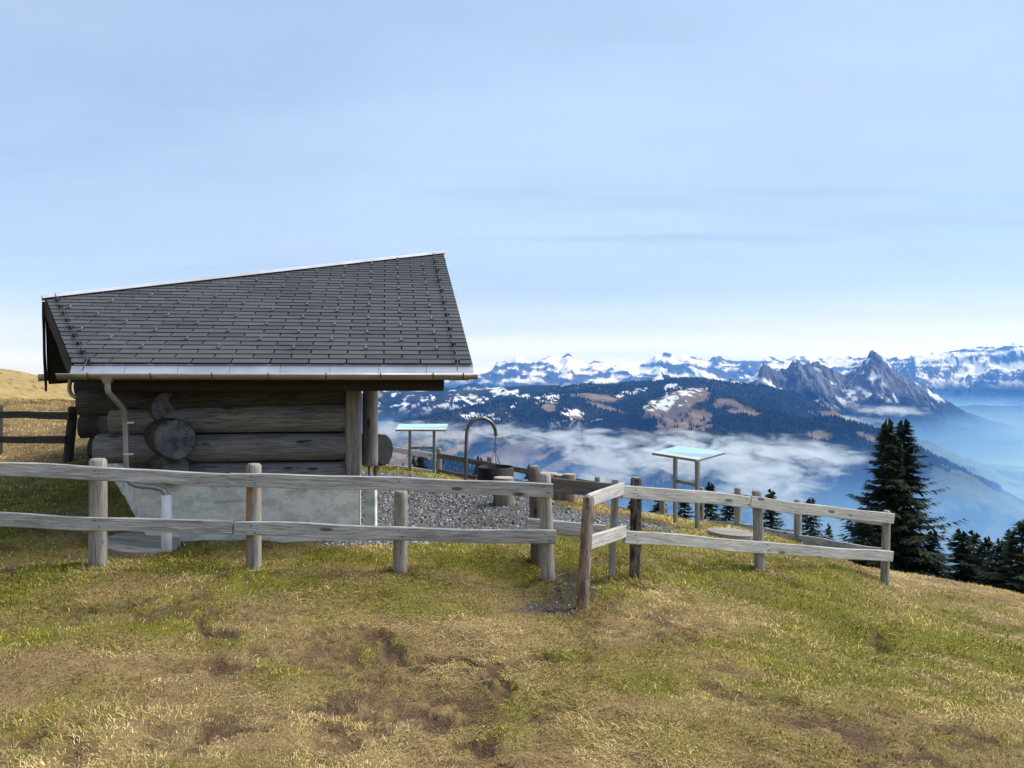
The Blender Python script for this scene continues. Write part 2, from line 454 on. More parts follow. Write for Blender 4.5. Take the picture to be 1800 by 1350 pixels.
def panel_print():
    """flat print of an outlook board: pale sky, bluish hills, cream foreground"""
    m, nt, b = new_mat('outlook_print'); q = NB(nt)
    s_ = q.sep(q.coord('Object')); wv = q.noise(q.coord('Object', (6, 1, 1)), 1.0, 4, 0.6)
    hgt = q.math('ADD', s_[1], q.math('MULTIPLY', wv, 0.14))
    slope = q.math('ADD', hgt, q.math('MULTIPLY', s_[0], -0.22))
    c = q.mix(q.rng(slope, 0.02, 0.03), (0.36, 0.48, 0.74), (0.45, 0.72, 0.86))
    c = q.mix(q.rng(hgt, -0.07, -0.06), (0.70, 0.70, 0.52), c)
    nt.links.new(c, b.inputs['Base Color']); b.inputs['Roughness'].default_value = 0.28; b.inputs['Specular IOR Level'].default_value = 0.5
    return m
M['print'] = panel_print()

# ------------------------------------------------------------------ the meadow (ground close by)
def pz(px, py, Z):
    v = P(px, py, Z); return (v.x, v.y, v.z)
CTRL = [(0, -6, 0.15), (-8, -6, 0.25), (8, -6, -0.15), (-4, 0, 0.08), (0, 0, 0.0), (4, 0, -0.08), (0, 3.2, 0.0), (-3, 3.2, 0.03), (3, 3.2, -0.10),
        pz(172, 990, 6.6), pz(445, 998, 6.6), pz(704, 1005, 6.6), pz(962, 1014, 6.55), pz(1028, 1062, 6.15), pz(985, 1050, 6.35),
        pz(1080, 1015, 6.9), pz(1117, 1008, 7.0), pz(1333, 1000, 7.8), pz(1557, 1030, 8.7), pz(1640, 1105, 8.4), pz(1800, 1150, 7.0),
        pz(-150, 985, 6.7), pz(-150, 900, 8.6), pz(633, 952, 8.0), pz(250, 966, 7.4), pz(200, 850, 8.9), pz(120, 905, 7.9), pz(30, 870, 8.6), (-6.4, 8.3, 0.42), (-5.5, 10.2, 0.55), (-6.6, 12, 0.72),
        pz(123, 809, 10.6), pz(0, 800, 11.5), (-12, 16, 1.05), (-9, 20, 0.75),
        pz(0, 663, 72), pz(60, 677, 62), pz(130, 698, 50), pz(200, 722, 44), (-70, 62, 5.0), (-55, 95, 1.0), (-30, 78, -4), (-18, 30, 0.2), (-14, 42, -1.5), (-30, 30, 1.9), (-22, 62, -5),
        (-3, 12, 0.0), (-2, 10, -0.05), pz(720, 829, 15), pz(768, 831, 15), pz(813, 848, 14), pz(885, 886, 10.6), pz(860, 862, 12), pz(1000, 879, 11.6), pz(1040, 886, 12.3),
        pz(1100, 905, 11.6), pz(1193, 915, 10.8), pz(1224, 931, 10.2), pz(1290, 941, 9.4), pz(1000, 930, 8.6), pz(1150, 935, 9.0), pz(800, 920, 9.4),
        (-1.7, 18.3, -0.95), (0.5, 17.2, -1.15), (1.9, 16.5, -1.3), pz(1164, 925, 16), pz(1232, 925, 15.5), pz(1297, 943, 13.5), pz(1402, 960, 11.5),
        pz(1480, 997, 19), pz(1600, 1024, 19.5), pz(1800, 1087, 19.5), pz(1650, 1085, 13), pz(1800, 1110, 12),
        (9, 30, -9.5), (13, 31, -10.2), (18, 30, -11), (26, 21, -9.0), (3, 24, -4.5), (0, 30, -8), (-6, 28, -3.5), (0, 45, -17), (12, 45, -18.5), (26, 45, -20), (45, 45, -25), (40, 25, -14), (25, 5, -4.6), (14, -4, -1.6), (-20, 0, 1.0),
        (0, 70, -34), (30, 70, -36), (60, 70, -42), (-14, 75, -18), (0, 100, -54), (50, 100, -58), (90, 60, -46), (-40, 120, -14), (-80, 100, 2)]
CT = np.array(CTRL)
def _tps_k(d2): return np.where(d2 > 0, 0.5 * d2 * np.log(d2 + 1e-12), 0.0)
_W = lambda a: np.arcsinh(a / 8.0) * 8.0            # compress far distances for a gentler spline
cw = np.stack([_W(CT[:, 0]), _W(CT[:, 1])], 1)
_n = len(CT); _K = _tps_k(((cw[:, None] - cw[None]) ** 2).sum(2)) + np.eye(_n) * 0.02
_Pm = np.concatenate([np.ones((_n, 1)), cw], 1)
_A = np.zeros((_n + 3, _n + 3)); _A[:_n, :_n] = _K; _A[:_n, _n:] = _Pm; _A[_n:, :_n] = _Pm.T
_sol = np.linalg.solve(_A, np.concatenate([CT[:, 2], np.zeros(3)]))
def ground_base(x, y):
    x = np.asarray(x, float); y = np.asarray(y, float); sh = x.shape
    q = np.stack([_W(x.ravel()), _W(y.ravel())], 1); out = np.empty(len(q))
    for i in range(0, len(q), 20000):
        s = q[i:i + 20000]
        out[i:i + 20000] = _tps_k(((s[:, None] - cw[None]) ** 2).sum(2)) @ _sol[:_n] + _sol[_n] + s @ _sol[_n + 1:]
    return out.reshape(sh)
def gb(x, y): return float(ground_base(np.array([x]), np.array([y]))[0])
def unproj(px, py, z0=2.2, z1=40):
    Z = np.linspace(z0, z1, 1500); x = (px - CX) / FPX * Z; zr = CAMZ - (py - HY) / FPX * Z
    hit = np.nonzero(zr < ground_base(x, Z))[0]
    i = hit[0] if len(hit) else len(Z) - 1
    return x[i], Z[i]
def seg_dist(x, y, pts):
    d = np.full(np.shape(x), 1e9)
    for (ax, ay), (bx, by) in zip(pts, pts[1:]):
        vx, vy = bx - ax, by - ay; L = vx * vx + vy * vy + 1e-12
        t = np.clip(((x - ax) * vx + (y - ay) * vy) / L, 0, 1)
        d = np.minimum(d, np.hypot(x - ax - t * vx, y - ay - t * vy))
    return d
TRAILS = [[unproj(*p) for p in t] for t in (
    [(-60, 1062), (60, 1067), (140, 1069), (240, 1073), (350, 1073)], [(690, 1150), (760, 1166), (800, 1163), (860, 1176), (900, 1172), (945, 1164), (1030, 1166), (1060, 1176)],
    [(665, 1108), (684, 1140), (720, 1160)], [(860, 1176), (885, 1200), (900, 1215), (870, 1225), (845, 1210)], [(1540, 1108), (1548, 1138), (1600, 1170), (1700, 1202), (1810, 1222)],
    [(1740, 1130), (1775, 1140), (1810, 1158)], [(360, 1290), (420, 1275), (560, 1265), (600, 1270)], [(345, 1080), (380, 1110), (410, 1120)])]
BLOBS = [(*unproj(px, py), r) for px, py, r in ((840, 1195, .16), (780, 1250, .40), (650, 1245, .35), (850, 1315, .35), (620, 1290, .25), (400, 1165, .30), (520, 1100, .30), (700, 1105, .25), (600, 1150, .3),
         (1390, 1026, .16), (1568, 1094, .18), (1480, 1057, .13), (1590, 1182, .30), (1375, 1122, .14), (80, 1320, .35), (560, 1240, .3), (930, 1255, .25), (330, 1290, .3), (1480, 1285, .3), (740, 1010, .25), (430, 1012, .3))]
HOLES = [(*unproj(px, py), r, d) for px, py, r, d in ((890, 1003, .26, .12), (1000, 1003, .20, .10), (1390, 1026, .16, .08), (1568, 1094, .16, .07), (860, 1208, .10, -.03), (1000, 1055, .28, .05))]
BUMPS = [(*unproj(px, py), r, d) for px, py, r, d in ((700, 1022, .35, .05), (420, 1012, .35, .045), (962, 1025, .16, .07), (1070, 1050, .30, .08), (560, 1012, .3, .03), (200, 1008, .4, .04))]
GRAVEL = [(-1.75, 7.75), (-0.6, 7.95), (0.5, 8.25), (1.25, 9.0), (1.9, 9.35), (2.15, 9.85), (1.5, 10.1), (0.95, 9.75), (0.55, 10.6), (0.35, 12.4), (-0.6, 13.2), (-2.0, 14.3), (-3.2, 13.5), (-3.2, 9.0)]
PATHG = [unproj(px, py) for px, py in ((1060, 1010), (1075, 1030), (1035, 1062), (985, 1082), (938, 1078), (965, 1045), (1000, 1015), (1030, 1000))]
def in_poly(x, y, poly):
    c = np.zeros(np.shape(x), bool); n = len(poly)
    for i in range(n):
        (ax, ay), (bx, by) = poly[i], poly[(i + 1) % n]
        c ^= ((ay > y) != (by > y)) & (x < (bx - ax) * (y - ay) / (by - ay + 1e-12) + ax)
    return c
def poly_mask(x, y, poly, soft):
    """soft 0..1 inside mask with ragged edges"""
    xn = x + (fbm(x * 2.2, y * 2.2, 3, 91) - 0.5) * 0.7; yn = y + (fbm(x * 2.2, y * 2.2, 3, 95) - 0.5) * 0.7
    d = seg_dist(xn, yn, poly + [poly[0]]); ins = in_poly(xn, yn, poly)
    return np.where(ins, sstep(-soft, soft, d), np.clip(0.5 - d / (2 * soft), 0, 0.5))
def masks(x, y):
    gr = np.maximum(poly_mask(x, y, GRAVEL, 0.12), 0.85 * poly_mask(x, y, PATHG, 0.08))
    jx = x + (fbm(x * 6, y * 6, 2, 41) - .5) * .18; jy = y + (fbm(x * 6, y * 6, 2, 43) - .5) * .18
    tr = np.zeros(np.shape(x))
    for t in TRAILS: tr = np.maximum(tr, sstep(0.060, 0.02, seg_dist(jx, jy, t)) * sstep(0.25, 0.42, fbm(x * 3, y * 3, 2, 47)))
    bl = np.zeros(np.shape(x))
    for bx, by, r in BLOBS:
        d = np.hypot(jx - bx, (jy - by) * 1.1) / r
        bl = np.maximum(bl, sstep(1.25, 0.25, d) * sstep(0.45, 0.60, fbm(x * 8, y * 8, 4, 51, .65)))
    nat = sstep(0.60, 0.72, fbm(x * 1.1 + 40, y * 1.1, 4, 61)) * sstep(0.46, 0.62, fbm(x * 9, y * 9, 4, 65, .65)) * 0.8
    return gr, tr, np.maximum(bl, nat)
def ground_z(x, y, detail=True):
    z = ground_base(x, y)
    if not detail: return z
    R = np.hypot(x, y)
    gr = np.clip(poly_mask(x, y, GRAVEL, 0.12), 0, 1)
    a = 1 - 0.75 * gr
    z = z + a * ((fbm(x * 0.8, y * 0.8, 3, 5) - .5) * 0.10 + (fbm(x * 3.1, y * 3.1, 3, 9) - .5) * 0.055 + (ridged(x * 7, y * 7, 2, 13) - .6) * 0.018)
    z = z + sstep(25, 60, R) * (fbm(x * .09, y * .09, 4, 21) - .5) * 1.2
    for hx, hy, r, d in HOLES: z = z - d * np.exp(-((x - hx) ** 2 + (y - hy) ** 2) / (r * r))
    for hx, hy, r, d in BUMPS: z = z + d * np.exp(-((x - hx) ** 2 + ((y - hy) * 1.5) ** 2) / (r * r))
    _, tr, bl = masks(x, y)
    return z - 0.04 * tr - 0.022 * bl
STRAW = np.array([(0.60, 0.45, 0.18), (0.50, 0.34, 0.12), (0.68, 0.56, 0.30), (0.38, 0.25, 0.09)])
GREEN = np.array([(0.27, 0.25, 0.022), (0.34, 0.29, 0.03), (0.16, 0.18, 0.03), (0.38, 0.31, 0.05)])
DIRT = np.array((0.105, 0.066, 0.040))
def green_frac(x, y):
    """share of living grass: more of it around the fence and hut, less towards the camera and far slope"""
    g = 0.30 + 0.42 * np.exp(-((y - 7.6) / 2.3) ** 2) + 0.25 * np.exp(-(((x - 3.5) / 2.5) ** 2 + ((y - 5.5) / 2) ** 2)) + 0.55 * (fbm(x * 0.7, y * 0.7, 4, 71) - 0.5) * 2 * 0.8
    g = g + 0.9 * (fbm(x * 2.3, y * 2.3, 3, 75) - 0.5) + 0.25 * sstep(9, 12, y) * sstep(-5, -3, x)
    far = sstep(11, 16, np.hypot(x - 2, y - 2)) * (sstep(3.0, 6.0, x) + sstep(-4.5, -8, x))
    return np.clip((g - 0.55 * far - .48) * 1.7 + .48, 0.02, 0.97)

def polar_grid(r, az, ox, oy):
    A, R = np.meshgrid(az, r); X = ox + R * np.sin(A); Y = oy + R * np.cos(A)
    nr, na = len(r), len(az)
    i = np.arange((nr - 1) * (na - 1)); rr, aa = i // (na - 1), i % (na - 1)
    v0 = rr * na + aa
    return X.ravel(), Y.ravel(), np.stack([v0, v0 + 1, v0 + na + 1, v0 + na], 1)
r1 = np.concatenate([np.geomspace(0.6, 5.0, 50)[:-1], np.geomspace(5.0, 22, 330)[:-1], np.geomspace(22, 115, 90)])
az1 = np.radians(np.concatenate([np.linspace(-180, -58, 40)[:-1], np.linspace(-58, 58, 560)[:-1], np.linspace(58, 180, 40)]))
gx, gy, gf = polar_grid(r1, az1, 0.0, -3.0)
gz = ground_z(gx, gy)
gfr = green_frac(gx, gy)[:, None]; ggr, gtr, gbl = masks(gx, gy)
gcol = np.array((0.22, 0.155, 0.070)) * (1 - gfr) + np.array((0.125, 0.120, 0.018)) * gfr
farw = sstep(14, 30, np.hypot(gx, gy))[:, None]
gcol = gcol * (1 - farw) + farw * (np.array((0.36, 0.255, 0.105)) * (1 - gfr * .6) + np.array((0.17, 0.15, 0.03)) * gfr * .6) * (0.75 + 0.5 * fbm(gx * .5, gy * 1.5, 4, 77)[:, None])
dm = np.maximum(gtr, gbl)[:, None]; gcol = gcol * (1 - dm) + DIRT * dm
gcol = gcol * (1 - ggr[:, None]) + np.where((gy < 7.3)[:, None], np.array((0.075, 0.062, 0.05)), np.array((0.12, 0.118, 0.115))) * ggr[:, None]
meadow = link('meadow_ground', fast_mesh('meadow_ground', np.stack([gx, gy, gz], 1), gf[:, ::-1], M['ground'], True, gcol))
tag(meadow, 'sloping alpine meadow of short dry grass round the hut', 'meadow', kind='structure')

# grass blades
TUFTS = [tuple(P(*p))[:2] for p in ((172, 990, 6.6), (446, 998, 6.6), (704, 1006, 6.6), (963, 1014, 6.6), (943, 985, 7.0), (1024, 1062, 6.15), (1077, 1017, 6.95), (1117, 1009, 7.0), (1335, 1002, 7.8), (1554, 1033, 8.7))]
def make_blades(n, seed):
    g = np.random.default_rng(seed)
    az = np.radians(g.uniform(-39, 39, n)); d = np.exp(g.uniform(np.log(2.4), np.log(30), n)) * (1 + 0 * az)
    x, y = d * np.sin(az), d * np.cos(az)
    gr, tr, bl = masks(x, y)
    keep = (g.random(n) > gr * 1.1) & (g.random(n) > np.maximum(1.3 * tr, .45 * bl))
    # not inside the hut footing
    keep &= ~in_poly(x, y, [(-3.66, 7.6), (-1.5, 7.95), (-1.0, 11.5), (-5.9, 10.6)])
    x, y = x[keep], y[keep]
    tx = np.concatenate([[p_[0]] * 160 for p_ in TUFTS]) + g.normal(0, .085, 160 * len(TUFTS)); ty = np.concatenate([[p_[1]] * 160 for p_ in TUFTS]) + g.normal(0, .085, 160 * len(TUFTS))
    tall = np.concatenate([np.ones(len(x)), np.full(len(tx), 1.9)]); x, y = np.concatenate([x, tx]), np.concatenate([y, ty]); d = np.hypot(x, y); n = len(x)
    z = ground_z(x, y)
    gfr = green_frac(x, y); isg = g.random(n) < gfr * 0.85
    ci = g.integers(0, 4, n)
    # neighbouring blades share tones: clumps
    cl = fbm(x * 9, y * 9, 2, 83); c = np.where(isg[:, None], GREEN[ci], STRAW[ci]) * (0.66 + 0.7 * cl)[:, None] * g.uniform(0.8, 1.2, n)[:, None]
    brown = sstep(0.47, 0.60, fbm(x * 1.7 + 9, y * 1.7, 4, 87)) * (1 - gfr)
    c = c * (1 - 0.7 * brown[:, None]) + np.array((0.22, 0.125, 0.06)) * 0.7 * brown[:, None]
    dk_ = (g.random(n) < .12)[:, None]; c = np.where(dk_, c * .35, c)
    mud = masks(x, y)[2][:, None] * .8; c = c * (1 - mud) + np.array((0.15, 0.09, 0.05)) * g.uniform(.4, 1.7, n)[:, None] * mud
    sc = np.clip(d / 4.5, 0.75, 6.0) ** 0.8
    L = g.uniform(0.016, 0.046, n) * np.where(isg, 0.8, 1.1) * sc ** 0.7 * (0.6 + 0.9 * fbm(x * 4, y * 4, 2, 89)) * tall
    w = g.uniform(0.0010, 0.0024, n) * sc
    comb = (fbm(x * 0.9, y * 0.9, 2, 97) - .5) * 9
    a = comb + g.normal(0, 1.0, n); tilt = np.where(isg, g.uniform(0.5, 1.35, n), g.uniform(1.05, 1.52, n))
    dx, dy = np.cos(a), np.sin(a); px_, py_ = -dy, dx
    def pt(t, lift, ww):
        hx = L * t * np.sin(tilt); hz = L * lift * np.cos(tilt) + 0.012 * t * (1 - t) * 2
        bx, by, bz = x + dx * hx, y + dy * hx, z - 0.006 + hz
        return np.stack([bx - px_ * w * ww, by - py_ * w * ww, bz], 1), np.stack([bx + px_ * w * ww, by + py_ * w * ww, bz], 1)
    a0, a1 = pt(0, 0, 1.0); b0, b1 = pt(0.55, 0.7, 0.85); t0, _ = pt(1.0, 1.0, 0.0)
    V = np.stack([a0, a1, b0, b1, t0], 1).reshape(-1, 3)
    o = np.arange(n)[:, None] * 5
    F = np.concatenate([o + [0, 1, 3], o + [0, 3, 2], o + [2, 3, 4]], 0)
    return V, F, np.repeat(c, 5, 0)
V, F, C = make_blades(345000, 3)
grass = link('grass', fast_mesh('grass', V, F, M['blade'], False, C))
tag(grass, 'short flattened straw and green grass covering the meadow', 'grass', kind='stuff')

# gravel stones
def make_stones(n, seed):
    g = np.random.default_rng(seed)
    xs, ys = g.uniform(-3.2, 2.3, n * 3), g.uniform(7.6, 14.3, n * 3)
    k = g.random(n * 3) < poly_mask(xs, ys, GRAVEL, 0.12) * np.clip(10.5 / ys, 0, 1) ** 2 * (0.35 + 1.1 * sstep(.35, .6, fbm(xs * .9, ys * .9, 3, 33)))
    xs, ys = xs[k][:n], ys[k][:n]
    n2 = n // 40; xp, yp = g.uniform(0.0, 1.1, n2 * 4), g.uniform(5.4, 6.9, n2 * 4); k = g.random(n2 * 4) < poly_mask(xp, yp, PATHG, 0.08)
    xs, ys = np.concatenate([xs, xp[k]]), np.concatenate([ys, yp[k]]); m = len(xs)
    zs = ground_z(xs, ys)
    s = g.gamma(4.0, 0.0026, m) + 0.004; onpath = ys < 7.2; s = np.where(onpath, s * .55, s)
    base = np.array([(1, 0, 0), (-.5, .87, 0), (-.5, -.87, 0), (.4, .6, .75), (.4, -.6, .75), (-.75, 0, .7)])
    th = g.uniform(0, 6.3, m); ct, st = np.cos(th)[:, None], np.sin(th)[:, None]
    b = base[None] * (1 + g.uniform(-.3, .3, (m, 6, 3)))
    X = (b[:, :, 0] * ct - b[:, :, 1] * st) * s[:, None] + xs[:, None]; Y = (b[:, :, 0] * st + b[:, :, 1] * ct) * s[:, None] + ys[:, None]
    Zz = b[:, :, 2] * s[:, None] * .9 + zs[:, None] - 0.003
    tri = np.array([(0, 3, 4), (1, 5, 3), (2, 4, 5), (3, 5, 4), (0, 1, 3), (1, 2, 5), (2, 0, 4)])
    col = np.array((0.17, 0.174, 0.182)) * np.clip(g.lognormal(0, .55, m), .2, 2.6)[:, None] * np.where(onpath, .8, 1.0)[:, None] * np.where(onpath[:, None], np.array((1.1, 1.0, .88)), 1.0)
    return np.stack([X, Y, Zz], 2).reshape(-1, 3), (np.arange(m)[:, None, None] * 6 + tri[None]).reshape(-1, 3), np.repeat(col, 6, 0)
V, F, C = make_stones(24000, 5)
gravel = link('gravel', fast_mesh('gravel', V, F, attr_mat('gravel_stones', 30, .1, bump=0), False, C))
tag(gravel, 'grey crushed gravel covering the terrace beside the hut', 'gravel', kind='stuff')

# ------------------------------------------------------------------ valley, hills and mountains
def crest(pts): return [tuple(P(*p)) for p in pts]
def ridge_h(x, y, pts, slope, w, slope_back=None):
    """height of a ridge: crest polyline with (x,y,z); sides fall away with distance"""
    best = np.full(x.shape, -1e9); dd = np.full(x.shape, 1e9)
    for (ax, ay, az), (bx, by, bz) in zip(pts, pts[1:]):
        vx, vy = bx - ax, by - ay; L = vx * vx + vy * vy
        t = np.clip(((x - ax) * vx + (y - ay) * vy) / L, 0, 1)
        ex, ey = x - ax - t * vx, y - ay - t * vy
        d = np.hypot(ex, ey)
        sl = slope if slope_back is None else np.where(ex * ax + ey * ay > 0, slope_back, slope)
        h = az + t * (bz - az) - sl * (np.sqrt(d * d + w * w) - w)
        up = h > best; best = np.where(up, h, best); dd = np.where(up, d, dd)
    return best, dd
R_BACK = crest([(560, 694, 9200), (665, 690, 9000), (740, 688, 9000), (800, 684, 9000), (850, 683, 8800), (930, 677, 8600), (1000, 677, 8400), (1020, 674, 8300), (1080, 676, 8200), (1120, 672, 8000), (1165, 670, 7900), (1200, 665, 7900), (1240, 667, 7900), (1290, 674, 7800), (1325, 700, 7750)])
R_SPUR = crest([(1060, 682, 7000), (1000, 690, 6800), (930, 700, 6600), (860, 710, 6400), (800, 724, 6200), (740, 742, 5900), (680, 765, 5600)])
R_DOME = crest([(1120, 716, 6100), (1160, 700, 6200), (1198, 684, 6300), (1215, 682, 6350), (1238, 690, 6300), (1270, 712, 6100), (1300, 722, 5900)])
R_DARK = crest([(1215, 757, 5000), (1262, 744, 5100), (1300, 733, 5200), (1345, 723, 5250), (1372, 735, 5250), (1408, 746, 5200), (1436, 737, 5200), (1458, 734, 5200), (1485, 742, 5150), (1502, 758, 5050), (1550, 776, 4900)])
R_LEFT = crest([(430, 740, 4200), (640, 796, 4000), (760, 806, 3900), (850, 835, 3700), (960, 880, 3500)])
R_MIDR = crest([(930, 815, 5600), (1000, 792, 5900), (1080, 770, 6000)])
R_FORE = crest([(1640, 722, 13500), (1700, 714, 13500), (1790, 713, 13500), (1900, 710, 13500)])
FLOOR = -940.0
def valley_h(x, y):
    R = np.hypot(x, y)
    wx = x + (fbm(x / 900, y / 900, 3, 201) - .5) * 500; wy = y + (fbm(x / 900, y / 900, 3, 205) - .5) * 500
    h = FLOOR + (fbm(x / 1500, y / 1500, 4, 209) - .5) * 160 + np.clip((R - 9500) * 0.02, 0, 150)
    D = np.full(x.shape, 1e9)
    for pts, s, w, amp in ((R_BACK, .36, 200, 1), (R_SPUR, .42, 150, 1), (R_DOME, .42, 140, 1), (R_DARK, .55, 120, .5), (R_LEFT, .42, 120, 1), (R_MIDR, .34, 120, 1), (R_FORE, .12, 200, 1)):
        hh, d = ridge_h(x, y, pts, s, w)
        hw, _ = ridge_h(wx, wy, pts, s, w)
        k = sstep(60, 700, d); hh = hh * (1 - k) + hw * k
        hh = hh + k * sstep(-900, -420, hh) * ((ridged(x / 700, y / 700, 4, 213) - .62) * 210 * amp) + sstep(0, 300, d) * (fbm(x / 160, y / 160, 3, 217) - .5) * 45
        up = hh > h; h = np.where(up, hh, h); D = np.where(up, d, D)
    # the flank of our own mountain
    own = -54 - (R - 100) * 0.52 + (ridged(x / 260, y / 260, 4, 221) - .6) * np.clip(R - 100, 0, 600) * 0.16
    own = np.where(R < 130, np.minimum(own, -58), own)
    return np.where((own > h) & (R < 2600), own, h), D
SNOW, TAN, FOR, MEA = np.array((0.80, 0.82, 0.86)), np.array((0.17, 0.130, 0.088)), np.array((0.010, 0.019, 0.014)), np.array((0.070, 0.095, 0.036))
r2 = np.concatenate([np.geomspace(70, 3000, 70)[:-1], np.geomspace(3000, 9600, 340)[:-1], np.geomspace(9600, 24000, 50)])
az2 = np.radians(np.linspace(-44, 42, 760))
vx, vy, vf = polar_grid(r2, az2, 0, 0)
vz, vd = valley_h(vx, vy)
px_v = CX + FPX * vx / vy; py_v = HY - FPX * (vz - CAMZ) / vy
def n2(s, seed, o=4): return fbm(vx / s, vy / s, o, seed)
wild = n2(420, 301) + 0.35 * (n2(110, 305) - .5)
lowland = np.maximum(sstep(-560, -800, vz), sstep(1480, 1600, px_v) * (vz < -150))
is_for = sstep(0.40, 0.44, wild - 0.12 * lowland)
open_c = TAN * (1 - lowland[:, None]) + MEA * lowland[:, None]
open_c = open_c * (0.75 + 0.5 * n2(90, 309)[:, None])
vcol = open_c * (1 - is_for[:, None]) + FOR * (0.7 + 0.6 * n2(60, 311)[:, None]) * is_for[:, None]
snow = sstep(0.575, 0.60, n2(260, 313) + 0.45 * (n2(70, 317, 3) - .5) + np.clip((vz + 150) / 700, -.12, .10)) * sstep(-420, -180, vz)
forest_mask = is_for * (1 - snow)
def stain(cx, cy, rx, ry, col, ang=0.0, rough=0.5, z0=4800, z1=9500, tree=0.0):
    """a meadow or snow field seen at that place on the slope, ragged outline"""
    global vcol, forest_mask, snow
    ca, sa = math.cos(ang), math.sin(ang); ex, ey = px_v - cx, py_v - cy
    u, v = (ex * ca + ey * sa) / rx, (-ex * sa + ey * ca) / ry
    d = np.sqrt(u * u + v * v) + (n2(120, int(cx) % 97 + 400) - .5) * 2 * rough
    mk = sstep(1.08, 0.92, d) * (vy > z0) * (vy < z1)
    if col[0] > .6: mk = mk * sstep(.51, .58, n2(34, 437, 3) + .35 * (n2(120, 439, 2) - .5))
    if tree: mk = mk * (1 - sstep(.60, .63, n2(45, 431, 2)) * tree)
    vcol = vcol * (1 - mk[:, None]) + np.array(col) * (0.8 + .4 * n2(70, 433)[:, None]) * mk[:, None]
    forest_mask = forest_mask * (1 - mk)
# the forested middle distance with its clearings, as they lie on those slopes
hill = ((vy > 4700) & (px_v > 560) & (px_v < 1420) & (vz > -620)).astype(float) * sstep(765, 750, py_v)
vcol = vcol * (1 - .85 * hill[:, None]) + FOR * (0.7 + .6 * n2(60, 311)[:, None]) * .85 * hill[:, None]
forest_mask = np.maximum(forest_mask, hill)
spk = hill * sstep(-430, -260, vz) * sstep(0.69, 0.72, n2(170, 441) + .5 * (n2(45, 443, 3) - .5)) * (px_v < 1060)
vcol = vcol * (1 - spk[:, None]) + SNOW * spk[:, None]; forest_mask *= 1 - spk
dk = (vd < 900) * ((px_v > 1225) & (px_v < 1560) & (vy > 4300) & (vy < 5600)).astype(float)
vcol = vcol * (1 - dk[:, None]) + FOR * dk[:, None]
fr_ = sstep(10200, 11500, np.hypot(vx, vy))[:, None]; vcol = vcol * (1 - fr_) + FOR * 1.6 * fr_; forest_mask = np.maximum(forest_mask, dk)
for a in ((1205, 742, 55, 26, TAN, .1, .5, 4800, 7500, .5), (1190, 706, 62, 19, TAN * 1.05, -.3, .4, 4800, 7500, .2), (1195, 699, 50, 13, SNOW, -.36, .7, 4800, 7500), (1150, 712, 22, 6, SNOW, -.3, .8, 4800, 7500),
          (1050, 698, 40, 6, TAN, .1, .5), (1105, 690, 26, 5, SNOW * .95, -.25, .5), (966, 717, 14, 7, TAN * 1.3, .15, .2), (1065, 716, 38, 3.5, TAN, .28, .4), (1280, 708, 26, 5, TAN, .15, .6), (1262, 712, 10, 5, TAN, .1, .4), (1310, 725, 26, 4, TAN * 1.3, .1, .6),
          (1110, 760, 26, 6, TAN, .3, .4), (1010, 734, 14, 3, TAN, .1, .3), (960, 700, 26, 7, SNOW, -.3, .95), (885, 690, 15, 7, SNOW, 0, .95), (830, 700, 12, 6, SNOW, 0, .95), (752, 703, 13, 7, SNOW, 0, .95), (800, 699, 12, 6, SNOW, 0, .95), (1180, 684, 16, 8, SNOW, -.4, .9),
          (660, 694, 14, 5, TAN * 1.6, .1, .4), (905, 712, 10, 3, SNOW, -.5, .5), (740, 780, 34, 7, TAN * 1.2, -.25, .6, 3300, 6500), (790, 795, 40, 6, TAN * 1.2, -.3, .6, 3300, 6500), (700, 800, 40, 8, TAN * 1.2, -.2, .6, 3300, 6500), (985, 815, 40, 8, TAN * 1.2, -.45, .6, 3300, 6500), (960, 800, 30, 5, TAN * 1.3, -.5, .6, 3300, 6500),
          (1440, 765, 22, 7, TAN, .1, .6, 4300, 5600), (1525, 768, 22, 4, TAN, .45, .5, 4300, 5600)):
    stain(*a)
low = (lowland * sstep(3000, 3600, vy))[:, None]
valley = link('valley_terrain', fast_mesh('valley_terrain', np.stack([vx, vy, vz], 1), vf[:, ::-1], M['terrain'], True, vcol))
tag(valley, 'forested foothills and green valley floor far below the meadow', 'valley', kind='structure')

# conifers of the far woods
def far_forest(n, seed):
    g = np.random.default_rng(seed)
    wgt = forest_mask * ((vy > 3400) & (vy < 8200) & (np.abs(px_v - 1150) < 720) & (py_v < 860))
    wgt = wgt * np.where((vy > 4300) & (vy < 5700) & (px_v > 1200), 1.6, 1.0) * (np.hypot(vx, vy) / 6000) 
    idx = g.choice(len(vx), n, p=wgt / wgt.sum())
    x, y = vx[idx] + g.uniform(-12, 12, n), vy[idx] + g.uniform(-14, 14, n); z = vz[idx]
    h = g.uniform(16, 32, n); w = h * g.uniform(.20, .32, n)
    a = g.uniform(0, 6.3, n); ring = [a + k * math.pi / 2 for k in range(4)]
    V = np.stack([np.stack([x + w * np.cos(t), y + w * np.sin(t), z - 3], 1) for t in ring] + [np.stack([x, y, z + h], 1)], 1).reshape(-1, 3)
    o = np.arange(n)[:, None] * 5
    return V, np.concatenate([o + [0, 1, 4], o + [1, 2, 4], o + [2, 3, 4], o + [3, 0, 4]], 0)
V, F = far_forest(34000, 9)
forest = link('forest', fast_mesh('forest', V, F, M['forest']))
tag(forest, 'dark conifer woods covering the distant hills across the valley', 'forest', kind='stuff')

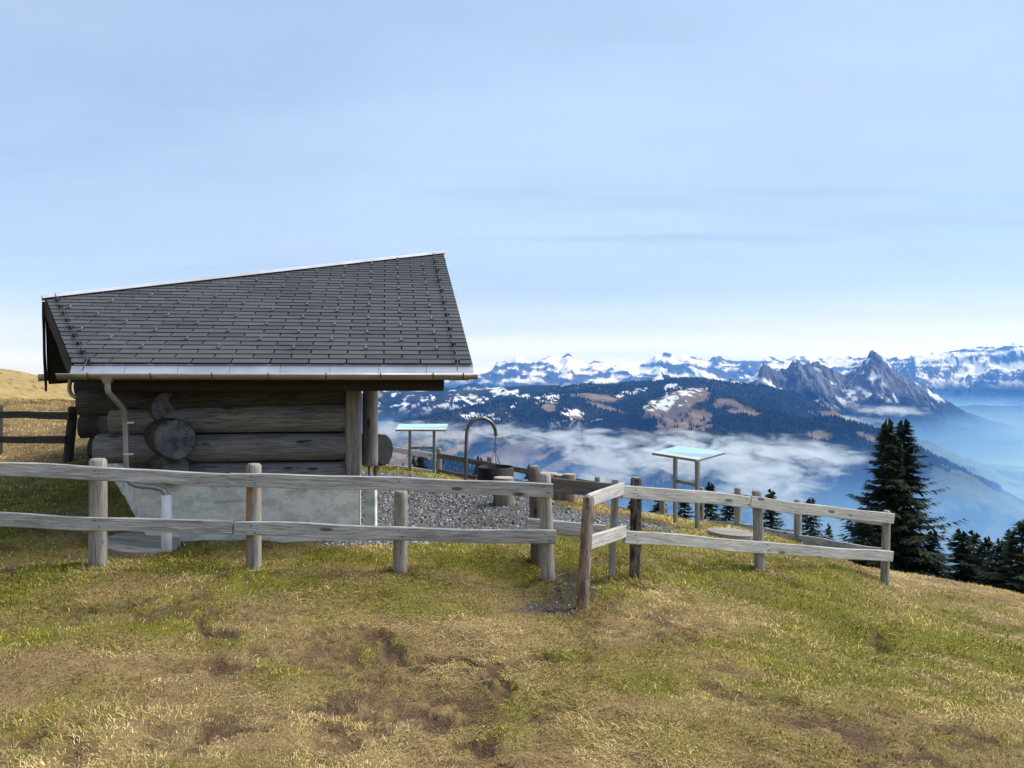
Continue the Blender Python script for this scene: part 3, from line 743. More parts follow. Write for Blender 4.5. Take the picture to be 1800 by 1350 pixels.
def silhouette_range(name, pts, nd, nc, depth_front, depth_back, base_z, seed, rough, colour, mat, label, px0, px1):
    """mountain mass: skyline heights along its crest, real depth in front of and behind it"""
    pxs = np.linspace(px0, px1, nc); pp = np.array([(p[0], P(*p).z) for p in pts]); Zc = np.interp(pxs, [p[0] for p in pts], [p[2] for p in pts])
    zc = np.interp(pxs, pp[:, 0], pp[:, 1])
    tt = np.concatenate([np.linspace(-1, 0, nd), np.linspace(0, 1, max(8, nd // 4))[1:]])
    T, I = np.meshgrid(tt, np.arange(nc), indexing='ij')
    dep = Zc[I] + np.where(T < 0, T * depth_front, T * depth_back)
    dirx = (pxs[I] - CX) / FPX
    X, Y = dirx * dep, dep
    fall = np.where(T < 0, -T, T)
    prof = (1 - fall) ** 1.15
    h = base_z + (zc[I] - base_z) * prof
    k = np.minimum(1, fall * 5) * np.minimum(1, (1 - fall) * 4)
    s = rough
    wxx, wyy = X + (fbm(X / s, Y / s, 3, seed + 50) - .5) * s * .8, Y + (fbm(X / s, Y / s, 3, seed + 60) - .5) * s * .8
    rn = ridged(wxx / s, wyy / s, 6, seed, .55)
    rel = np.clip(zc[I] - base_z, 50, None)
    rn2 = ridged(wxx / (s * .27), wyy / (s * .27), 5, seed + 21, .6)
    h = h + k * ((rn - .62) * rel * .50 + (rn2 - .6) * rel * .22)
    h = h + (1 - k) * np.minimum(1, (1 - fall) * 4) * (ridged(X / (s * .22), Y / (s * .22), 4, seed + 9) - .6) * rel * 0.12
    h = h + np.minimum(1, (1 - fall) * 4) * (ridged(X / (s * .09), (Y + h) / (s * .09), 3, seed + 33, .6) - .6) * rel * .07
    V = np.stack([X.ravel(), Y.ravel(), h.ravel()], 1)
    nr = len(tt); i = np.arange((nr - 1) * (nc - 1)); rr, aa = i // (nc - 1), i % (nc - 1); v0 = rr * nc + aa
    F = np.stack([v0, v0 + 1, v0 + nc + 1, v0 + nc], 1)
    gy_, gx_ = np.gradient(h); 
    dxm = np.gradient(X, axis=1); dym = np.gradient(Y, axis=0)
    steep = np.hypot(gx_ / np.maximum(1, dxm), gy_ / np.maximum(1, dym))
    col = colour(X, Y, h, steep, T, rn * .5 + rn2 * .5, zc[I])
    o = link(name, fast_mesh(name, V, F[:, ::-1], mat, True, col.reshape(-1, 3)))
    return tag(o, label, 'mountain', kind='structure')
ROCK = np.array((0.100, 0.104, 0.120))
def mythen_col(X, Y, h, steep, T, rn, zc):
    n = fbm(X / 160, h / 90, 4, 501); n3 = fbm(X / 320, Y / 320, 4, 505); streaks = fbm(X / 40, h / 240, 3, 509)
    rock = ROCK * (0.30 + 1.9 * streaks ** 1.5)[..., None]
    frs = sstep(-130, -290, h + (n3 - .5) * 420)[..., None]
    c = rock * (1 - frs) + FOR * 1.0 * frs
    sn = sstep(.64, .55, rn + .5 * (n - .5)) * sstep(-420, -200, h) * sstep(.40, .46, n3 + .25 * (n - .5))
    return c * (1 - sn[..., None]) + SNOW * sn[..., None]
MY = [(1215, 715, 9300), (1260, 704, 9300), (1300, 690, 9300), (1318, 667, 9300), (1332, 652, 9300), (1341, 640, 9300), (1350, 646, 9350), (1358, 652, 9400), (1368, 652, 9450), (1385, 646, 9500), (1395, 636, 9500), (1403, 631, 9500), (1412, 639, 9550), (1432, 638, 9600), (1446, 643, 9650), (1470, 655, 9700), (1487, 661, 9800), (1496, 648, 9850), (1508, 640, 9900), (1522, 631, 9900), (1530, 621, 9900), (1540, 619, 9900), (1549, 623, 9900), (1554, 634, 9900), (1566, 644, 9900), (1575, 656, 9950), (1596, 663, 10000), (1606, 672, 10000), (1640, 690, 10100), (1665, 705, 10200), (1700, 724, 10300), (1740, 740, 10400), (1790, 754, 10500), (1830, 757, 10600)]
silhouette_range('twin_peak_mountain', MY, 150, 560, 1900, 2200, -720, 520, 900, mythen_col, M['rockland'], 'steep grey rocky twin peaks with snow patches above the valley', 1215, 1830)
def far_col(X, Y, h, steep, T, rn, zc):
    n3 = fbm(X / 420, h / 130, 5, 551); n4 = fbm(X / 2600, Y / 2600, 4, 555)
    rk = sstep(.535, .60, n3 * .55 + .25 * n4 + .30 * (rn - .1) + .06 * (steep - .6))
    lowf = sstep(-60, -330, h + (n4 - .5) * 500 + (n3 - .5) * 300)
    c = SNOW * (1 - rk[..., None]) + ROCK * 0.55 * rk[..., None]
    return c * (1 - lowf[..., None]) + FOR * 1.3 * lowf[..., None]
FR = [(-150, 676, 27000), (0, 672, 27000), (90, 684, 27000), (140, 690, 27000), (300, 660, 27000), (600, 664, 27000), (760, 668, 27000), (840, 660, 26000), (862, 654, 26000), (874, 640, 26000), (890, 634, 26000), (908, 626, 26000), (925, 632, 26000), (942, 640, 26500), (962, 628, 27000), (985, 631, 27000), (1000, 624, 27000), (1008, 634, 27000), (1030, 640, 27000), (1045, 634, 27000), (1065, 642, 27000), (1090, 637, 27000), (1120, 641, 27000), (1145, 634, 27000), (1152, 625, 27000), (1170, 621, 27000), (1188, 626, 27000), (1205, 624, 27000), (1225, 629, 27000), (1245, 634, 27500), (1258, 626, 28000), (1280, 634, 28000), (1300, 636, 28000), (1338, 630, 28500), (1350, 624, 28500), (1372, 631, 28500), (1400, 625, 28500), (1425, 627, 28500), (1450, 630, 28500), (1490, 628, 28000), (1520, 630, 27000), (1580, 630, 25000), (1610, 624, 24000), (1650, 620, 23500), (1700, 611, 23000), (1712, 613, 23000), (1760, 607, 22500), (1800, 602, 22000), (1870, 594, 21500), (1950, 588, 21500), (2080, 584, 21500)]
silhouette_range('snow_mountain_range', FR, 110, 1000, 8500, 5000, -1000, 560, 3200, far_col, M['snowland'], 'long snow covered alpine range along the horizon', -150, 2080)
BR = [(620, 690, 13000), (700, 684, 13000), (770, 681, 13000), (800, 683, 13000), (822, 674, 13000), (836, 670, 13000), (850, 678, 13000), (880, 684, 13000), (960, 684, 13000), (1060, 682, 13000), (1130, 676, 12500), (1150, 664, 12500), (1168, 660, 12500), (1185, 666, 12500), (1230, 664, 12500), (1280, 668, 12500), (1330, 672, 12500), (1400, 690, 12500)]
def blue_col(X, Y, h, steep, T, rn, zc):
    n3 = fbm(X / 300, Y / 300, 4, 571); sn = sstep(.60, .65, n3)[..., None]
    return FOR * 1.2 * (1 - sn) + SNOW * .9 * sn
silhouette_range('wooded_ridge', BR, 40, 360, 2200, 2200, -700, 580, 1300, blue_col, M['rockland'], 'dark wooded ridges below the snow range', 620, 1400)

# ------------------------------------------------------------------ the log hut
VPX, VPY = 680.0, 85.0                                   # where the roof's upslope lines meet
v_up = Vector(((VPX - CX), FPX, HY - VPY)).normalized()
u_eave = Vector((v_up.y, -v_up.x, 0)).normalized()        # along the eave, to the right
n_roof = u_eave.cross(v_up).normalized()
n_h = Vector((-u_eave.y, u_eave.x, 0))                    # horizontal, away from the viewer
EAVE_OUT = 0.5
W0 = P(633, 662, 8.0); W0.z = 0.0                        # front right corner of the footing (plan)
def along(line_pt, px):
    k = (px - CX) / FPX
    s = (k * line_pt.y - line_pt.x) / (u_eave.x - k * u_eave.y)
    return s
eave_pt = W0 - n_h * EAVE_OUT
sL = along(eave_pt, 125)
E0 = eave_pt + u_eave * sL; E0.z = CAMZ - (640 - HY) / FPX * E0.y
def on_roof(px, py):
    d = Vector(((px - CX) / FPX, 1, (HY - py) / FPX)); o = Vector((0, 0, CAMZ))
    t = (E0 - o).dot(n_roof) / d.dot(n_roof); p = o + d * t
    return (p - E0).dot(u_eave), (p - E0).dot(v_up)
RP = [on_roof(125, 640), on_roof(833, 646), on_roof(780, 446), on_roof(79, 525)]
RP[0] = (RP[0][0], 0.0); RP[1] = (RP[1][0], 0.0)
def R3(s, t, h=0.0): return E0 + u_eave * s + v_up * t + n_roof * h
hut_loc = Vector((W0.x - 1.4, W0.y + 1.0, gb(W0.x - 1.4, W0.y + 1.0) - 0.2))
hut = thing('log_hut', hut_loc, 'small log hut on concrete footing with sloping grey shingled roof', 'hut')
def part(name, me, parent=None, **kw):
    """mesh already in world coordinates, hung under the hut"""
    me.transform(Matrix.Translation(-hut_loc)); return link(name, me, parent or hut)
def slab(poly, th, mats):
    """closed plate from 3-D polygon, thickness along its normal (downwards)"""
    bm = bmesh.new(); n = (poly[1] - poly[0]).cross(poly[-1] - poly[0]).normalized()
    if n.z < 0: n = -n
    a = [bm.verts.new(p) for p in poly]; b = [bm.verts.new(p - n * th) for p in poly]
    bm.faces.new(a); bm.faces.new(list(reversed(b)))
    for i in range(len(poly)): bm.faces.new((a[i], b[i], b[(i + 1) % len(poly)], a[(i + 1) % len(poly)]))
    bmesh.ops.recalc_face_normals(bm, faces=bm.faces)
    return bm_mesh('slab', bm, mats)
ridgeL, ridgeR = R3(*RP[3]), R3(*RP[2])
roof = part('roof', slab([R3(*p, h=-0.012) for p in RP], 0.10, M['beam_dark']))
rearL, rearR = P(83, 664, 10.9), Vector((ridgeR.x - 0.9, ridgeR.y + 2.4, 2.0))
part('rear_roof', slab([ridgeL + Vector((0, 0, -.02)), ridgeR + Vector((0, 0, -.02)), rearR, rearL], 0.10, M['beam_dark']))
# verge boards on the open left gable
me = board_mesh((rearL - ridgeL).length, 0.03, 0.18, 3, M['beam_dark'])
beam('verge_board', ridgeL + Vector((-.02, 0, -.12)), rearL + Vector((-.02, 0, -.12)), me, hut)
me = board_mesh((ridgeL - R3(*RP[0])).length, 0.03, 0.16, 4, M['beam_dark'])
beam('verge_board', R3(*RP[0], h=-.09), R3(*RP[3], h=-.09), me, hut)
me = board_mesh((ridgeR - R3(*RP[1])).length, 0.03, 0.13, 5, M['beam_dark'])
beam('verge_board', R3(RP[1][0] - .02, 0, -.09), R3(RP[2][0] - .02, RP[2][1], -.09), me, hut)
# shingles
SW, SE, SL = 0.360, 0.121, 0.165
def clip_poly(poly, clip):
    out = poly
    for i in range(len(clip)):
        a, b = clip[i], clip[(i + 1) % len(clip)]; src, out = out, []
        side = lambda p: (b[0] - a[0]) * (p[1] - a[1]) - (b[1] - a[1]) * (p[0] - a[0])
        for j in range(len(src)):
            p, q = src[j], src[(j + 1) % len(src)]; sp, sq = side(p), side(q)
            if sp >= 0: out.append(p)
            if sp * sq < 0:
                t = sp / (sp - sq); out.append((p[0] + (q[0] - p[0]) * t, p[1] + (q[1] - p[1]) * t))
        if not out: return []
    return out
def shingle_bm(poly, s0, t0, bm=None, M4=None):
    """tile with its lower edge lifted over the course below; local x along eave, y upslope"""
    bm = bm or bmesh.new()
    def hz(y): return 0.015 - 0.07 * y
    top = [Vector((s - s0, t - t0, hz(t - t0) + 0.004)) for s, t in poly]; bot = [Vector((s - s0, t - t0, hz(t - t0) - 0.003)) for s, t in poly]
    if M4: top = [M4 @ p for p in top]; bot = [M4 @ p for p in bot]
    a = [bm.verts.new(p) for p in top]; b = [bm.verts.new(p) for p in bot]; n = len(poly)
    bm.faces.new(a); bm.faces.new(list(reversed(b)))
    for i in range(n): bm.faces.new((a[i], b[i], b[(i + 1) % n], a[(i + 1) % n]))
    return bm
rot_roof = Matrix((u_eave, v_up, n_roof)).transposed().to_quaternion()
full_me = bm_mesh('shingle', shingle_bm([(0.007, 0), (SW - 0.007, 0), (SW - 0.007, SL), (0.007, SL)], 0, 0), M['shingle'])
tiles = []; rsh = random.Random(11)
rows = int(max(RP[2][1], RP[3][1]) / SE) + 1
inset = [(RP[0][0] + .01, 0.0), (RP[1][0] - .01, 0.0), (RP[2][0] - .01, RP[2][1]), (RP[3][0] + .01, RP[3][1])]
JOINT0 = RP[1][0] - (833 - 681) / 62.0 * SW
for r_ in range(rows):
    t0 = r_ * SE; off = JOINT0 % SW + (SW / 2 if r_ % 2 else 0)
    for c_ in range(-14, 20):
        s0 = off + (c_ - 6) * SW
        rect = [(s0 + .007, t0), (s0 + SW - .007, t0), (s0 + SW - .007, t0 + SL), (s0 + .007, t0 + SL)]
        pl = clip_poly(rect, inset)
        if len(pl) < 3: continue
        area = abs(sum(pl[i][0] * pl[(i + 1) % len(pl)][1] - pl[(i + 1) % len(pl)][0] * pl[i][1] for i in range(len(pl)))) / 2
        if area < 0.002: continue
        tiles.append((t0, s0, pl, area > SW * SL * 0.975))
tiles.sort(key=lambda t: t[0])
rest = bmesh.new(); roof_off = root_loc(roof)
for i, (t0, s0, pl, full) in enumerate(tiles):
    base = R3(s0, t0, 0.0 + rsh.uniform(0, .0015))
    if i < 300:
        me = full_me if full else bm_mesh('shingle', shingle_bm(pl, s0, t0), M['shingle'])
        o = link('shingle', me, roof, base - roof_off, rot_roof @ Quaternion((0, 0, 1), rsh.uniform(-.003, .003)))
    else:
        M4 = Matrix.Translation(base - hut_loc) @ rot_roof.to_matrix().to_4x4()
        shingle_bm(pl, s0, t0, rest, M4)
if len(rest.verts):
    tag(link('shingle_courses', bm_mesh('shingle_courses', rest, M['shingle']), roof), kind='stuff')
# snow hooks
hb = bmesh.new()
for sx in (-.011, .011): box_verts(hb, (sx, 0.0, .022), .006, .008, .044)
box_verts(hb, (0, 0.0, .044), .030, .010, .008); box_verts(hb, (0, .03, .012), .014, .08, .005); box_verts(hb, (0, -.006, .012), .030, .006, .022)
hook_me = bm_mesh('snow_hook', hb, M['hook'])
rp_in = lambda s, t: all((b[0] - a[0]) * (t - a[1]) - (b[1] - a[1]) * (s - a[0]) > 0.14 * math.hypot(b[0] - a[0], b[1] - a[1]) for a, b in zip(inset, inset[1:] + inset[:1]))
for r_ in range(1, rows - 1, 2):
    off = JOINT0 + (0 if (r_ // 2) % 2 == 0 else SW)
    for c_ in range(-14, 6):
        s, t = off + c_ * SW * 2 + SW * .5, (r_ + .15) * SE
        if s < RP[0][0] - 1.3 or s > RP[1][0] - 0.18 or not rp_in(s, t): continue
        link('snow_hook', hook_me, roof, R3(s, t, .012) - roof_off, rot_roof).scale = (1.15, 1.15, 1.15)
# ridge cap, eave flashing
def strip(p0, p1, off_a, off_b, th, mats, name, parent):
    bm = bmesh.new(); q = [p0 + off_a, p1 + off_a, p1 + off_b, p0 + off_b]
    nn = (q[1] - q[0]).cross(q[3] - q[0]).normalized() * th
    a = [bm.verts.new(p) for p in q]; b = [bm.verts.new(p + nn) for p in q]
    bm.faces.new(a); bm.faces.new(list(reversed(b)))
    for i in range(4): bm.faces.new((a[i], b[i], b[(i + 1) % 4], a[(i + 1) % 4]))
    bmesh.ops.recalc_face_normals(bm, faces=bm.faces)
    return part(name, bm_mesh(name, bm, mats), parent)
rd = (ridgeR - ridgeL).normalized()
down_f = (n_roof.cross(rd)).normalized(); down_f = down_f if down_f.z < 0 else -down_f
strip(ridgeL - rd * .03, ridgeR + rd * .03, n_roof * .048, n_roof * .036 + down_f * .085, .003, M['zinc'], 'ridge_cap', roof)
strip(ridgeL - rd * .03, ridgeR + rd * .03, n_roof * .048, n_roof * -.03 - down_f * .03, .003, M['zinc'], 'ridge_cap', roof)
eL, eR = RP[0][0], RP[1][0]
npan = 8
for i in range(npan):
    a, b = eL + (eR - eL) * i / npan + .0015, eL + (eR - eL) * (i + 1) / npan - .0015
    strip(R3(a, .015, -.004), R3(b, .015, -.004), Vector(), Vector((0, 0, -.088)) - n_h * .045, .002, M['zinc'], 'flashing', roof)
# gutter
GR = 0.052
g0 = R3(eL - .075, 0); g1 = R3(eR + .03, 0)
gz0 = CAMZ + 0.022
def gpt(s, a, r=GR):
    c = E0 + u_eave * s - n_h * (.045 + GR * .9); c.z = gz0
    return c + (n_h * math.cos(a) + Vector((0, 0, 1)) * math.sin(a)) * r
bm = bmesh.new(); rows_ = []
for s in np.linspace(eL - .075, eR + .03, 9):
    rows_.append([bm.verts.new(gpt(s, math.pi + math.pi * k / 10)) for k in range(11)] + [bm.verts.new(gpt(s, 2 * math.pi - math.pi * k / 10, GR - .004)) for k in range(11)])
for a, b in zip(rows_, rows_[1:]):
    for k in range(22): bm.faces.new((a[k], a[(k + 1) % 22], b[(k + 1) % 22], b[k]))
for e, rv in ((rows_[0], False), (rows_[-1], True)):
    f = e[:11]; bm.faces.new(f if rv else list(reversed(f)))
bmesh.ops.recalc_face_normals(bm, faces=bm.faces)
gutter = part('gutter', bm_mesh('gutter', bm, M['gutter'], True))
part('gutter_bead', tube_mesh([gpt(eL - .075, math.pi), gpt(eR + .03, math.pi)], .007, M['zinc'], 8), gutter)
for px in (157, 267, 374, 473, 574, 669, 761, 814):
    s = (along(eave_pt - n_h * .09, px)) - sL
    pts = [gpt(s, math.pi - .25, GR + .004)] + [gpt(s, math.pi + math.pi * k / 8, GR + .004) for k in range(9)]
    part('bracket', tube_mesh(pts, .006, M['bracket'], 6), gutter)
# eave purlin and soffit beams
soffit_z = E0.z - .115
for s0, s1, back, r_, z_ in ((eL + .25, eR - .28, .20, .075, 1.575),):
    a, b = E0 + u_eave * s0 + n_h * back, E0 + u_eave * s1 + n_h * back; a.z = b.z = z_
    beam('purlin', a, b, round_mesh((b - a).length, r_, r_ * .95, 21, [M['beam_dark'], M['beam_dark']]), hut)
a, b = E0 + u_eave * (eL + .02), E0 + u_eave * (eR - .04); a.z = b.z = E0.z - .095
a += n_h * .02; b += n_h * .02
beam('fascia', a, b, board_mesh((b - a).length, .03, .13, 22, M['beam_dark']), hut)
# footing
def wall_pt(px, back=0.0):
    s = along(W0 + n_h * back, px); return W0 + n_h * back + u_eave * s
C0 = wall_pt(257); C1 = wall_pt(633)
d_left = Vector((-.594, .804, 0)); LEFT_LEN = 3.2
CB = C0 + d_left * LEFT_LEN; CR = C1 + n_h * 3.0
TOPZ = 0.63
def prism(poly, z0, z1, mats, name, parent=None):
    bm = bmesh.new(); a = [bm.verts.new((p.x, p.y, z0)) for p in poly]; b = [bm.verts.new((p.x, p.y, z1)) for p in poly]; n = len(poly)
    bm.faces.new(list(reversed(a))); bm.faces.new(b)
    for i in range(n): bm.faces.new((a[i], a[(i + 1) % n], b[(i + 1) % n], b[i]))
    bmesh.ops.recalc_face_normals(bm, faces=bm.faces)
    bmesh.ops.bevel(bm, geom=[e for e in bm.edges], offset=.008, segments=1, affect='EDGES')
    return part(name, bm_mesh(name, bm, mats), parent)
th = .22
inn = n_h * th
prism([C0, C1, C1 + inn, C0 + inn + d_left * .05], -.6, TOPZ, M['concrete'], 'footing_wall')
pl = Vector((d_left.y, -d_left.x, 0))
prism([C0 + d_left * .003 + n_h * .002, C0 + pl * th + n_h * th, CB + pl * th, CB], -.6, TOPZ - .003, M['concrete'], 'footing_wall')
strip(C1 + Vector((0, 0, -.5)) + u_eave * .002, C1 + Vector((0, 0, TOPZ)) + u_eave * .002, Vector(), n_h * .2, .014, M['trim'], 'footing_edge', hut)
# front wall logs
logs = [(0.635, .125, 0.0, .02), (.915, .15, .50, .01), (1.215, .145, .36, .0), (1.485, .13, .66, -.11)]
for i, (z, r_, out, drop) in enumerate(logs):
    a = C0 - u_eave * out + n_h * .13; b = wall_pt(612) + n_h * .13; a.z = z + drop; b.z = z
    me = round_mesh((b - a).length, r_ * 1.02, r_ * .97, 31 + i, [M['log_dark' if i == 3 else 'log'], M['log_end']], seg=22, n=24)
    o = beam('log', a, b, me, hut)
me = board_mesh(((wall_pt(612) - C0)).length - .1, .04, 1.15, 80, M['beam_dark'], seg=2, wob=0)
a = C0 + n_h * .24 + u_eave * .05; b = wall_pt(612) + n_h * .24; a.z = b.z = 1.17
beam('light_stop_board', a, b, me, hut)  # added dark board, stops light leaking through the log gaps
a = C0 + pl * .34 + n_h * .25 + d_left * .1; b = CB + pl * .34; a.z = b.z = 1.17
beam('light_stop_board', a, b, board_mesh((b - a).length, .04, 1.15, 81, M['beam_dark'], seg=2, wob=0), hut)  # second added light stop, behind the left wall logs
# left wall logs, ends standing out of the corner
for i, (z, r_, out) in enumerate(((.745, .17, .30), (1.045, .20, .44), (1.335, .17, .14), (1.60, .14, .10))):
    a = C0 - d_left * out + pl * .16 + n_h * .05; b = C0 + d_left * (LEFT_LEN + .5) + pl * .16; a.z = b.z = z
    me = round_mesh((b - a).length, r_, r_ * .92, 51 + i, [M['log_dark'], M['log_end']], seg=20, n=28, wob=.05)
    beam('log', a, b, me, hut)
# rear wall logs with ends past the far corner
RB = CB - u_eave * .0
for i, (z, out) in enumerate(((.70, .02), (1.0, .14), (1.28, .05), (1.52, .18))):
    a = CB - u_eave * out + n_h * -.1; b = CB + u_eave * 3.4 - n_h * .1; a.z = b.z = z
    beam('log', a, b, round_mesh((b - a).length, .16, .15, 61 + i, [M['rail_black'], M['rail_black']], seg=12, n=20), hut)  # near-black wood puts the hut's shade into these logs' colour
# right end: squared corner plank and round pillar on its pier
a = wall_pt(622) + n_h * .04; b = a.copy(); a.z = TOPZ + .004; b.z = E0.z - .05
beam('corner_post', a, b, board_mesh((b - a).length, .16, .145, 71, M['log_pale'], wob=.008), hut, up=-n_h)
PZ = 8.75
a = P(651, 819, PZ); b = a.copy(); b.z = 1.72
beam('pillar', a, b, round_mesh((b - a).length, .088, .084, 73, [M['log_pale'], M['log_end']], seg=14), hut)
pier_top = P(650, 856, PZ + .02).z
bm = bmesh.new(); c = P(652, 700, PZ + .02); box_verts(bm, (c.x, c.y, (pier_top - .5) / 2), .125, .125, pier_top + .5)
bmesh.ops.bevel(bm, geom=bm.edges[:], offset=.008, segments=1, affect='EDGES')
pier = part('pier', bm_mesh('pier', bm, M['concrete']))
part('steel_foot', tube_mesh([(c.x - .02, c.y, pier_top - .02), (c.x - .02, c.y, a.z + .03)], .012, M['darksteel'], 8), pier)
# sill beam end standing out on the valley side, with its prop
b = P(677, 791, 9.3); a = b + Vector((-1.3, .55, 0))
beam('sill_log', a, b, round_mesh((b - a).length, .17, .19, 75, [M['iron_and_shade'], M['iron_and_shade']], seg=6), hut)  # near-black finish paints the shade on this log into its colour
a = P(661, 838, 9.35); b = P(661, 810, 9.35); a.z -= .25
beam('prop', a, b, round_mesh((b - a).length, .032, .032, 76, [M['stump'], M['end']], seg=4, n=10), hut)
# downpipe with hopper, clamps and white ground pipe
s_h = along(eave_pt - n_h * .09, 190) - sL
gc = E0 + u_eave * s_h - n_h * (.045 + GR * .9)
hop = bmesh.new(); top = [gc + u_eave * x_ - n_h * y_ + Vector((0, 0, gz0 - gc.z - .012)) for x_, y_ in ((-.055, -.04), (.055, -.04), (.055, .055), (-.055, .055))]
bot = [gc + u_eave * x_ - n_h * y_ + Vector((0, 0, gz0 - gc.z - .085)) for x_, y_ in ((-.030, -.03), (.030, -.03), (.030, .03), (-.030, .03))]
ta, ba = [hop.verts.new(p) for p in top], [hop.verts.new(p) for p in bot]
hop.faces.new(ta); hop.faces.new(ba)
for i in range(4): hop.faces.new((ta[i], ba[i], ba[(i + 1) % 4], ta[(i + 1) % 4]))
bmesh.ops.recalc_face_normals(hop, faces=hop.faces)
hz_ = gc.y
pipe_wall = (C0 - d_left * .10).y - .25
pts = [Vector((gc.x, gc.y, gz0 - .07)), Vector((gc.x, gc.y, gz0 - .16)), P(193, 692, hz_ + .02), P(206, 706, hz_ + .12), P(219, 720, pipe_wall - .05), P(221, 745, pipe_wall), P(222, 800, pipe_wall), P(223, 838, pipe_wall), P(229, 849, pipe_wall), P(243, 854, pipe_wall), P(272, 856, pipe_wall), P(287, 861, pipe_wall), P(293, 872, pipe_wall), P(293, 880, pipe_wall)]
pipe = part('downpipe', tube_mesh(pts, .027, M['steel'], 14))
part('hopper', bm_mesh('hopper', hop, M['steel']), pipe)
for py in (743, 798):
    c = P(222, py, pipe_wall)
    bm = bmesh.new(); bmesh.ops.create_cone(bm, cap_ends=True, segments=14, radius1=.032, radius2=.032, depth=.016, matrix=Matrix.Translation(c))
    box_verts(bm, (c.x + .045, c.y, c.z), .05, .012, .018)
    part('clamp', bm_mesh('clamp', bm, M['zinc']), pipe)
c = P(293, 870, pipe_wall)
part('ground_pipe', tube_mesh([c + Vector((0, 0, 0)), Vector((c.x, c.y, gb(c.x, c.y) - .2))], .048, M['plastic'], 16), pipe)
# second pipe from the rear gutter
c = P(120, 676, 9.6)
part('rear_pipe', tube_mesh([P(124, 668, 9.6), P(121, 684, 9.6), P(126, 696, 9.6), P(150, 706, 9.6)], .024, M['steel'], 10), pipe)
bm = bmesh.new()
a = rearL + Vector((-.10, -.05, .0)); part('rear_gutter', tube_mesh([a, a.lerp(rearR, .97)], .05, M['gutter'], 10))
# lightning conductor along both verges
for (pa, pb, pc) in (((97, 521), (155, 640), (148, 657)), ((762, 449), (804, 640), (803, 655))):
    s0, t0 = on_roof(*pa); s1, t1 = on_roof(*pb)
    n_ = 9; pts = [R3(s0 + (s1 - s0) * i / n_, t0 + (t1 - t0) * i / n_, .05 if i % 2 else .042) for i in range(n_ + 1)]
    pts.append(gpt(along(eave_pt - n_h * .09, pc[0]) - sL, math.pi * .8))
    cb = part('lightning_cable', tube_mesh(pts, .0045, M['cable'], 6, False), roof)
    for i in range(1, n_ + 1):
        p = R3(s0 + (s1 - s0) * i / n_, t0 + (t1 - t0) * i / n_, .026)
        bm = bmesh.new(); box_verts(bm, (0, 0, 0), .05, .012, .05, Matrix.Translation(p - hut_loc) @ rot_roof.to_matrix().to_4x4())
        link('cable_holder', bm_mesh('cable_holder', bm, M['cable']), roof)

# ------------------------------------------------------------------ fences
def fence(label, loc): return thing('fence', loc, label, 'fence', 'timber fences round the hut')
_seed = [100]
def post(f, base, top, r, mat='post', square=False, r_top=None, end='end', buried=.25, roll=0.0):
    _seed[0] += 1
    base, top = Vector(base), Vector(top); d = (top - base).normalized(); b = base - d * buried; L = (top - b).length
    up = Quaternion((0, 0, 1), roll) @ Vector((-1, 0, 0))
    if square: me = board_mesh(L, r * 2, r * 1.5, _seed[0], M[mat], seg=8)
    else: me = round_mesh(L, r, r_top or r * .93, _seed[0], [M[mat], M[end]], seg=12, n=18, wob=.07, chamfer=.02)
    return beam('post', b, top, me, f, up=up)
def rail(f, p0, p1, h=.115, w=.04, mat='rail', wob=.005):
    _seed[0] += 1; p0, p1 = Vector(p0), Vector(p1)
    return beam('rail', p0, p1, board_mesh((p1 - p0).length, w, h, _seed[0], M[mat], seg=18, wob=wob), f)
nail_bm = bmesh.new(); bmesh.ops.create_cone(nail_bm, cap_ends=True, segments=8, radius1=.0065, radius2=.0055, depth=.006, matrix=Matrix.Rotation(math.pi / 2, 4, 'X'))
NAIL = bm_mesh('nail', nail_bm, M['darksteel'])
def nails(r_, spots, w=.04):
    for t, z in spots: link('nail', NAIL, r_, (t, -w / 2 - .001, z), None)
# front fence
Zf = 6.6
f1 = fence('long weathered grey two rail fence in front of the hut', P(445, 998, Zf))
post(f1, P(172, 992, Zf), P(172, 806, Zf), .073); post(f1, P(446, 1000, Zf), P(446, 815, Zf), .068, 'post_orange', roll=0)
post(f1, P(704, 1008, Zf), P(705, 862, Zf), .063); post(f1, P(963, 1016, Zf), P(958, 832, Zf), .064, r_top=.050)
zr = Zf - .095
def xat(p0, px): return abs(P(px, 0, zr).x - p0.x)
for pa, pb, hits in ((P(-120, 820, zr), P(405, 843, zr), (172,)), (P(404, 842, zr - .006), P(972, 861, zr - .006), (446, 705, 960)), (P(-120, 909, zr), P(410, 928, zr), (172,)), (P(413, 929, zr - .004), P(977, 945, zr), (446, 704, 961))):
    r_ = rail(f1, pa, pb, wob=.007)
    nails(r_, [(xat(pa, h_) + dx_, dz_) for h_ in hits for dx_, dz_ in ((-.015, .028), (.018, -.025))])
# dark section behind the passage
f2 = fence('short dark grained fence section behind the gate passage', P(942, 980, 7.0))
post(f2, P(943, 985, 7.0), P(938, 819, 7.0), .055, 'rail_dark')
rail(f2, P(970, 852, 6.95), P(1088, 864, 7.15), .13, .04, 'rail_dark'); rail(f2, P(925, 921, 6.92), P(1062, 935, 7.15), .12, .04, 'rail')
# angled gate barrier
f3 = fence('short angled barrier with leaning barked post at the gate passage', P(1028, 1060, 6.15))
post(f3, P(1024, 1064, 6.15), P(1035, 872, 6.2), .050, 'post_bark', r_top=.046); post(f3, P(1077, 1018, 6.95), P(1082, 843, 6.95), .036, square=True)
rail(f3, P(1034, 882, 6.24), P(1095, 858, 6.84), .11, .035, 'rail_pale'); rail(f3, P(1030, 956, 6.24), P(1098, 934, 6.84), .11, .035, 'rail_pale')
